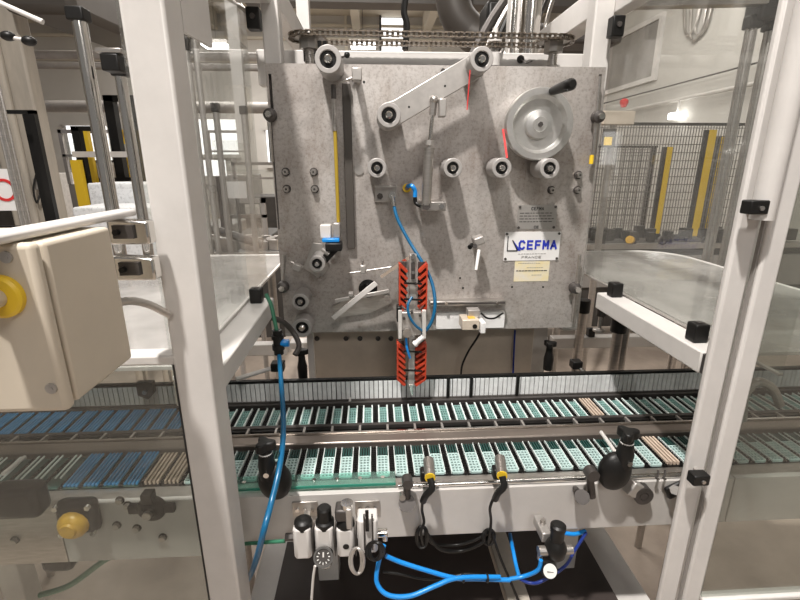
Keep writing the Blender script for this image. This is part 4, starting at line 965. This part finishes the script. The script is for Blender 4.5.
a, b_ = PY(589, 470, .725), PY(592, 498, .725); part('link', MB().bar(a, b_, .014, .014, (0, 1, 0)), 'dark', o, .005); part('upper_knob', MB().cyl(a+Vector((0, .0, 0)), a+Vector((0, -.02, 0)), .012), 'dark', o); part('lower_knob', MB().cyl(PY(582, 497, .735), PY(582, 497, .715), .014), 'dark', o); part('mount', MB().cyl(PY(584, 496, .742), PY(584, 496, .72), .01), 'steel', o)
p = PY(575, 488, .74); part('screw', MB().cyl(p, p+Vector((0, -.012, .003)), .005), 'dark', o)
o = root('swivel_clamp', 'grey swivel clamp holding the steel bar, left end', 'clamp', PY(407, 490, .73))
a, b_ = PY(407, 478, .725), PY(407, 503, .725); part('link', MB().bar(a, b_, .014, .014, (0, 1, 0)), 'dark', o, .005); part('upper_knob', MB().cyl(a, a+Vector((0, -.02, 0)), .010), 'dark', o); part('lower_knob', MB().cyl(PY(407, 503, .74), PY(407, 503, .715), .016), 'dark', o)
p = PY(402, 494, .73); part('screw', MB().cyl(p, p+Vector((0, -.015, .003)), .006), 'steel', o)
o = root('swivel_clamp', 'dark shaft end with flange beside the right white post', 'clamp', PY(676, 493, .74))
a, b_ = PY(666, 494, .735), PY(688, 484, .735); part('flange', MB().bar(a, b_, .03, .01, (0, 1, 0)), 'black', o, .006); part('nut', MB().cyl(PY(675, 490, .735), PY(675, 490, .72), .010, n=6), 'steel', o)
o = root('hook_pair', 'pair of small dark hooks on the conveyor front near the right post', 'hook', PY(662, 476, .74))
for px in (658, 665): part('hook', MB().tube([PY(px, 470, .74), PY(px, 475, .735), PY(px-2, 478, .73), PY(px+1, 479, .73)], .002, n=6), 'dark', o)

# photo sensors on the bar
def bar_sensor(px, py, label, cab):
    o = root('barrel_sensor', label, 'sensor', PY(px, py, .72))
    a, b_ = PY(px-1, py-3, .742), PY(px, py+8, .712)
    part('barrel', MB().cyl(a+Vector((0, .01, .006)), b_, .0105, n=20), 'steel', o); part('clip', MB().obox(PY(px-3, py+5, .73), (.026, .02, .022)), 'black', o, .003)
    part('yellow_band', MB().cyl(b_, b_+(b_-a)*.10, .0098), 'yellow', o)
    c_ = b_+(b_-a)*.2; e = PY(px+2, py+19, .70); part('black_plug', MB().tube([b_+(b_-a)*.1, e, PY(px-4, py+26, .70), PY(px-7, py+32, .71)], .0065), 'black', o)
    part('cable', MB().tube([PY(*q) for q in cab], .0028), 'black', o)
    return o
bar_sensor(430, 469, 'left steel barrel sensor with yellow band on the bar', [(423, 499, .71), (422, 510, .72), (424, 522, .72), (421, 532, .72), (423, 545, .73)])
bar_sensor(502, 467, 'right steel barrel sensor with yellow band on the bar', [(494, 497, .71), (490, 508, .71), (491, 520, .72), (490, 532, .72), (488, 545, .73)])
solo('cable_coil', MB().tube([PY(422+(5+1.2*math.sin(a_*.37))*math.cos(a_), 537+11*math.sin(a_), .73+.002*math.sin(3*a_)) for a_ in [R(k*30) for k in range(36)]], .0025, sub=2), 'black', 'small coil of black cable under the left barrel sensor', 'cable')
solo('cable_coil', MB().tube([PY(489+(5+1.5*math.sin(a_*.41))*math.cos(a_), 537+8*math.sin(a_), .73+.003*math.sin(2.3*a_)) for a_ in [R(k*30) for k in range(36)]], .0025, sub=2), 'black', 'small knot of black cable under the right barrel sensor', 'cable')
hose('black_cable', [(425, 528, .74), (432, 543, .74), (455, 545, .75), (475, 540, .74), (489, 531, .74)], .003, 'black', 'thick black cable sagging between the two barrel sensors')
hose('black_cable', [(426, 532, .74), (440, 549, .74), (460, 551, .75), (478, 545, .74), (490, 536, .74)], .0035, 'black', 'lower sagging black cable below the conveyor front edge')
hose('black_cable', [(491, 530, .73), (500, 557, .72), (512, 585, .70), (522, 610, .69)], .0028, 'black', 'black cable running down over the pale floor beam')

# two steel corner plates on the front panel
for i, (x0_, y0_, x1_, y1_) in enumerate(((292, 502, 318, 515), (355, 501, 380, 513))):
    a, b_ = PY(x0_, y0_, .740), PY(x1_, y1_, .740); o = root('mounting_plate', ('left', 'right')[i]+' steel mounting plate above the air service unit', 'plate', (a.x, .74, b_.z))
    part('plate', MB().box(a.x, b_.x, .738, .7418, b_.z, a.z), 'steel', o, .001)
    for fx in (.2, .5, .8): x = a.x+(b_.x-a.x)*fx; part('screw', MB().cyl((x, .738, (a.z+b_.z)/2), (x, .734, (a.z+b_.z)/2), .004, n=8), 'chrome', o)

# air service unit
YU = .66
o = root('air_service_unit', 'white four block air service unit with gauge under the conveyor front', 'regulator', PY(330, 555, YU))
def blk(px0, px1, py0, py1, m='beige', nm='block'):
    a, b_ = PY(px0, py0, YU), PY(px1, py1, YU)
    return part(nm, MB().prism([(a.x, YU+.005, b_.z), (a.x+.004, YU, b_.z), (b_.x-.004, YU, b_.z), (b_.x, YU+.005, b_.z), (b_.x, YU+.034, b_.z), (a.x, YU+.034, b_.z)], (0, 0, a.z-b_.z)), m, o, .003)
blk(292, 312, 531, 559, 'white'); blk(314, 334, 530, 557, 'white'); blk(336, 355, 531, 557, 'white'); blk(357, 378, 522, 553, 'white')
for px in (313, 335, 356): a, b_ = PY(px-.9, 534, YU-.001), PY(px+.9, 556, YU-.001); part('joint', MB().box(a.x, b_.x, YU-.0015, YU+.03, b_.z, a.z), 'dark', o)
zt = PY(302, 531, YU).z
p = PY(302, 531, YU); part('black_cap', MB().lathe((p.x, YU+.016, zt-.004), (0, 0, 1), [(0, .0165), (.012, .0155), (.016, .011), (.017, .004)]), 'black', o)
p = PY(324, 531, YU); part('regulator_knob', MB().lathe((p.x, YU+.016, zt-.004), (0, 0, 1), [(0, .0165), (.010, .0165), (.013, .013), (.036, .0125), (.039, .010)]), 'black', o)
p = PY(345, 531, YU); part('solenoid_base', MB().lathe((p.x, YU+.016, zt-.004), (0, 0, 1), [(0, .0165), (.010, .015), (.016, .010)]), 'black', o)
part('coil_body', MB().obox((p.x-.004, YU+.016, zt+.024), (.026, .028, .024)), 'dark', o, .004); part('coil_arm', MB().obox((p.x+.008, YU+.006, zt+.020), (.011, .014, .042)), 'alu', o, .002); part('coil_screw', MB().cyl((p.x+.004, YU+.014, zt+.036), (p.x+.004, YU+.014, zt+.044), .011), 'chrome', o)
p = PY(346, 547, YU-.001); part('dark_port', MB().cyl((p.x, YU+.002, p.z), (p.x, YU-.001, p.z), .0055), 'black', o)
a, b_ = PY(323.5, 558, YU-.02), PY(323.5, 561, YU-.04)
p = PY(323, 558, YU-.018); ax = Vector((0, -.85, .5)).normalized(); q = p-ax*.006
part('gauge_body', MB().cyl(q-ax*.012, q, .0165, n=28), 'black', o)
g_ = part('gauge_rim', MB().ring(q, q+ax*.003, .0172, .014, 28), 'chrome', o); part('gauge_face', MB().cyl(q, q+ax*.001, .014, n=28), 'dark', g_); mk = MB(); side = Vector((1, 0, 0)); up_ = side.cross(ax)
for k in range(9):
    a_ = R(-130+k*32); dd = side*math.sin(a_)-up_*math.cos(a_)*-1; mk.bar(q+ax*.0015+dd*.0085, q+ax*.0015+dd*.0118, .0014, .0006, ax)
part('gauge_marks', mk, 'gauge', g_); part('needle', MB().bar(q+ax*.002, q+ax*.002+Vector((.0, .004, .007)), .0025, .001), 'white', g_)
p = PY(324, 563, YU); part('bowl', MB().lathe((p.x, YU+.02, p.z-.03), (0, 0, 1), [(0, .004), (.003, .009), (.008, .012), (.026, .0125)]), 'bowl', o)
for px in (364, 372): a, b_ = PY(px, 516, YU-.001), PY(px, 550, YU-.001); part('groove', MB().box(a.x-.0015, a.x+.0015, YU-.0016, YU+.004, b_.z, a.z), 'dark', o)
p = PY(367, 517, YU-.005); part('black_strap', MB().box(p.x-.003, p.x+.003, YU-.006, YU-.002, p.z-.03, p.z+.012), 'black', o)
p = PY(383, 537, YU+.01); part('outlet_fitting', MB().cyl((p.x-.012, YU+.02, p.z), (p.x+.008, YU+.02, p.z), .008).cyl((p.x+.004, YU+.02, p.z), (p.x+.004, YU+.02, p.z-.016), .005), 'chrome', o)
p = PY(291, 541, YU+.02); part('inlet_fitting', MB().cyl((p.x-.012, YU+.03, p.z), (p.x+.006, YU+.03, p.z), .007, n=6), 'dark', o)
a = PY(300, 510, .7); b_ = PY(370, 508, .7); part('hanger', MB().box(a.x, a.x+.012, YU+.034, .7415, zt-.03, zt-.027).box(b_.x-.012, b_.x, YU+.034, .7415, zt-.03, zt-.027), 'steel', o)
hose('green_hose', [(230, 545, .72), (255, 543, .70), (285, 541, .69)], .0035, 'greenhose', 'thin green hose entering the air service unit from the left')
solo('cable_coil', MB().tube([PY(357+(6+1.6*math.sin(a_*.37))*math.cos(a_), 561+13*math.sin(a_), .64+.003*math.sin(2*a_)) for a_ in [R(k*30) for k in range(40)]], .0025, sub=2), 'alu', 'grey cable coil hanging right of the gauge', 'cable')
solo('cable_coil', MB().tube([PY(375+(7+2*math.sin(a_*.31))*math.cos(a_), 551+9*math.sin(a_), .64+.004*math.sin(2*a_)) for a_ in [R(k*30) for k in range(40)]], .0028, sub=2), 'black', 'black cable coil hanging below the outlet fitting', 'cable')
hose('white_tube', [(315, 566, .66), (313, 580, .66), (311, 610, .66)], .0025, 'white', 'thin white tube dropping below the air service unit')
hose('blue_air_hose', [(384, 545, .66), (378, 565, .65), (377, 583, .64), (388, 595, .63), (410, 596, .63), (435, 586, .64), (458, 578, .65), (500, 577, .66)], .0042, 'bluebright', 'bright blue hose looping low from the air service unit')
hose('blue_air_hose', [(386, 556, .665), (400, 562, .665), (425, 570, .66), (455, 578, .655), (480, 579, .66), (510, 580, .66)], .0042, 'bluebright', 'bright blue hose running straight below the conveyor front')
hose('blue_air_hose', [(510, 534, .78), (513, 550, .72), (516, 565, .69), (519, 577, .66)], .0038, 'bluebright', 'bright blue hose hanging down in front of the pale floor beam')
hose('blue_air_hose', [(510, 579, .66), (525, 576, .66), (538, 570, .65), (541, 560, .65)], .0038, 'bluebright', 'blue hose curving up to the black pressure regulator')
hose('blue_air_hose', [(564, 533, .74), (575, 534, .74), (585, 531, .75)], .0042, 'bluebright', 'short blue hose right of the black pressure regulator')
hose('navy_hose', [(520, 579, .66), (530, 583, .655), (542, 581, .65), (565, 566, .66), (575, 550, .70), (586, 533, .74)], .003, 'navy', 'dark blue hose passing under the black pressure regulator')
hose('black_cable', [(383, 572, .67), (400, 574, .67), (425, 579, .67), (450, 577, .665), (470, 574, .665), (500, 580, .665)], .0025, 'black', 'thin black cable tied along the bright blue hoses')
o = root('cable_tie', 'black cable ties bundling the bright blue hoses', 'tie', PY(463, 578, .655))
for px in (462, 486): part('tie', MB().cyl(PY(px, 578, .657), PY(px+2, 578, .657), .008, n=12), 'black', o)

# black regulator right
YR = .66
p = PY(556, 545, YR); o = root('pressure_regulator', 'black pressure regulator with knob and round white gauge', 'regulator', p)
part('body', MB().lathe((p.x, YR, p.z-.028), (0, 0, 1), [(0, .012), (.008, .018), (.024, .020), (.034, .016), (.04, .012)]), 'black', o)
part('knob', MB().lathe((p.x, YR, p.z+.010), (0, 0, 1), [(0, .011), (.006, .0125), (.022, .0125), (.026, .014), (.034, .014), (.037, .010)]), 'black', o)
part('side_port', MB().cyl((p.x-.032, YR, p.z-.012), (p.x-.016, YR, p.z-.012), .009, n=14).cyl((p.x-.028, YR, p.z-.012), (p.x-.028, YR, p.z-.03), .005), 'steel', o); part('side_port', MB().cyl((p.x+.016, YR, p.z-.012), (p.x+.032, YR, p.z-.012), .008, n=14), 'steel', o)
q = PY(550, 571, YR-.02); part('gauge_case', MB().cyl(q-ax*.012, q, .0145, n=24), 'black', o); g_ = part('gauge_face', MB().cyl(q, q+ax*.001, .0125, n=24), 'gauge', o); part('gauge_scale', MB().bar(q+ax*.0015+Vector((-.006, 0, 0)), q+ax*.0015+Vector((.006, 0, -.002)), .003, .0005), 'inkgrey', g_)
q = PY(542, 528, YR+.04); part('mount_bracket', MB().obox(q, (.018, .05, .02)), 'alu', o, .002); part('mount_screw', MB().cyl(q+Vector((0, 0, .01)), q+Vector((0, 0, .02)), .005), 'steel', o)

# ---- left near hose & valve
o = root('inline_valve', 'black inline air valve with blue end below the left beam', 'valve', PY(278, 342, 1.02))
a, b_ = PY(277, 330, 1.0), PY(279, 354, 1.0); part('body', MB().cyl(a, b_, .011).cyl(a+(b_-a)*.2, a+(b_-a)*.35, .014).cyl(a+(b_-a)*.6, a+(b_-a)*.8, .014), 'black', o)
part('elbow', MB().tube([PY(278, 342, 1.0), PY(284, 343, 1.0), PY(289, 343, 1.0)], .009), 'bluebright', o)
hose('blue_air_hose', [(279, 353, 1.0), (281, 380, .92), (283, 410, .84), (283, 440, .76), (279, 470, .70), (272, 500, .66), (264, 530, .62), (256, 560, .64), (246, 582, .70), (228, 600, .75), (205, 612, .78)], .0052, 'blue', 'long blue hose hanging in front of the conveyor beside the left post')
hose('green_hose', [(266, 294, 1.03), (271, 305, 1.02), (274, 318, 1.01), (277, 332, 1.0)], .0045, 'greenhose', 'dark green hose dropping from the left beam stop to the valve')
hose('grey_hose', [(272, 318, 1.08), (283, 322, 1.1), (293, 332, 1.12), (299, 345, 1.1), (295, 355, 1.08)], .007, 'dark', 'dark grey hose curling behind the inline valve')

# ---- left lower fittings behind glass
o = root('amber_handwheel', 'black flanged drive with amber hand knob behind the left lower glass', 'knob', PY(75, 520, .74))
p = PY(82, 512, .735); part('flange', MB().box(p.x-.035, p.x+.035, .715, .7415, p.z-.035, p.z+.035), 'black', o, .012); q = PY(74, 524, .715); part('amber_knob', MB().lathe((q.x, .716, q.z), (0, -1, 0), [(0, .027), (.008, .026), (.016, .020), (.018, .015), (.022, .013)], 14), 'amber', o)
for dx, dz in ((-.028, -.028), (.028, -.028), (-.028, .028), (.028, .028)): part('bolt', MB().cyl((p.x+dx, .715, p.z+dz), (p.x+dx, .709, p.z+dz), .005), 'chrome', o)
p = PY(152, 508, .735); o = root('handle_flange', 'black oval handle with steel centre beside the left white post', 'handle', p)
part('flange', MB().lathe((p.x, .741, p.z), (0, -1, 0), [(0, .026), (.012, .026), (.016, .012), (.022, .011)]).obox((p.x, .735, p.z), (.085, .012, .018)), 'black', o, .003); part('centre', MB().cyl((p.x, .72, p.z), (p.x, .712, p.z), .008), 'steel', o); part('spout', MB().box(p.x-.01, p.x+.01, .72, .74, p.z+.02, p.z+.04), 'black', o, .002)
for i, (px, py) in enumerate(((128, 505), (120, 500), (137, 528), (117, 525), (163, 537), (15, 540))):
    p = PY(px, py, .741); o = root('panel_bolt', 'steel bolt in the left conveyor panel', 'bolt', p, 'bolts in the left conveyor panel'); part('head', MB().cyl((p.x, .7415, p.z), (p.x, .734, p.z), .006, n=6), 'steel', o); part('washer', MB().cyl((p.x, .7418, p.z), (p.x, .740, p.z), .008), 'dark', o)
p = PY(30, 495, .73); solo('motor_cover', MB().box(p.x-.05, p.x+.03, .70, .7415, p.z-.03, p.z+.03), 'black', 'dark motor cover at the far left below the front lane', 'cover', None, .01)
o = root('levelling_foot', 'black levelling foot under the left conveyor part', 'foot', PY(60, 560, .8)); p = PY(60, 545, .8)
part('stud', MB().cyl((p.x, .8, p.z-.01), (p.x, .8, .76), .014), 'steel', o); part('pad', MB().obox((p.x, .8, p.z-.03), (.06, .05, .035)), 'black', o, .01)
hose('grey_hose', [(40, 595, .8), (70, 585, .8), (105, 560, .8), (135, 545, .8)], .006, 'greenhose', 'grey green hose lying under the left conveyor panel')
for i, (px, py) in enumerate(((29, 592), (184, 590))):
    q = PY(px, py, .64); o = root('rubber_stop', ('black stop on the lower rail at far left', 'black stop on the lower rail beside the left white post')[i], 'stop', (q.x, .64, .75))
    part('block', MB().box(q.x-.011, q.x+.011, .61, .634, .75, .772), 'black', o, .003); part('screw', MB().cyl((q.x, .61, .761), (q.x, .607, .761), .004), 'steel', o)

# ============================================================ LEFT DOOR, CONTROL BOX
o = root('open_guard_door', 'white rail of the open left guard door with its hinges', 'door', (-.33, .35, 1.40))
part('top_rail', MB().box(-.320, -.296, .12, .60, 1.4385, 1.447), 'white', o, .003)
for (zz) in (1.425, 1.380):
    h = part('hinge', MB().prism([(-.318, .566, zz-.018), (-.270, .566, zz-.018), (-.270, .566, zz+.010), (-.318, .566, zz+.013)], (0, .02, 0)), 'chrome', o, .003)
    part('hinge_recess', MB().box(-.310, -.286, .562, .568, zz-.010, zz+.006), 'dark', h); part('screw', MB().cyl((-.304, .562, zz-.002), (-.304, .556, zz-.002), .0035), 'black', h)
part('door_handle', MB().tube([(-.33, .5, 1.33), (-.30, .53, 1.345), (-.285, .56, 1.335), (-.272, .59, 1.31)], .005), 'steel', o)
o = root('control_box', 'beige emergency stop box hanging on the open guard door', 'control box', (-.36, .45, 1.285))
part('body', MB().box(-.46, -.284, .408, .512, 1.283, 1.436), 'beige', o, .004, seg=3)
part('lid', MB().box(-.462, -.2835, .392, .405, 1.281, 1.4375), 'beige', o, .005, seg=3)
for px, py in ((7, 257), (52, 388)): p = PY(px, py, .392); part('lid_screw', MB().cyl((p.x, .3925, p.z), (p.x, .390, p.z), .005).cyl((p.x, .390, p.z), (p.x, .3895, p.z), .002), 'alu', o)
p = PY(-3, 298, .385); part('yellow_collar', MB().lathe((p.x, .392, p.z), (0, -1, 0), [(0, .0185), (.005, .0185), (.007, .016), (.007, .012)], 36), 'yellow', o); part('push_button', MB().lathe((p.x, .385, p.z), (0, -1, 0), [(0, .008), (.012, .009), (.020, .011), (.026, .010), (.03, .004)], 24), 'beige', o)

# ============================================================ RIGHT DOOR
o = root('right_guard_door', 'white framed right guard door with tube edge, seen edge on', 'door', (.62, .56, .0))
part('stile', MB().box(.5325, .562, .588, .60, .02, 2.2), 'white', o, .004)
part('tube_edge', MB().cyl((.515, .585, 1.43), (.515, .585, 2.2), .014, n=24), 'white', o)
part('gap_shade', MB().box(.5293, .5322, .594, .60, .02, 2.2), 'machine', o)  # grey strip puts the shade of the jamb gap into colour
part('glass_pane', MB().box(.562, 1.5, .587, .592, .775, 2.2), 'dusty', o); part('bottom_rail', MB().box(.562, 1.5, .58, .6, .765, .775), 'white', o, .003)
for i, (px, py) in enumerate(((757, 208), (700, 480))):
    p = PY(px, py, .575); o = root('door_latch', ('upper black latch block on the right guard door', 'lower black latch block on the right guard door')[i], 'latch', p)
    part('block', MB().box(p.x-.013, p.x+.013, .570, .588, p.z-.008, p.z+.010), 'black', o, .002); part('keeper', MB().box(p.x+.006, p.x+.012, .588, .600, p.z-.004, p.z+.004), 'alu', o); part('screw', MB().cyl((p.x+.002, .570, p.z), (p.x+.002, .568, p.z), .003), 'steel', o)
o = root('bench_vessel', 'grey pipe loop behind the right guard door glass', 'pipe', PY(770, 400, .9)); part('loop', MB().tube([PY(742, 420, .9), PY(745, 395, .9), (PY(757, 382, .9)), PY(772, 388, .9), PY(780, 405, .9)], .010), 'steel', o)
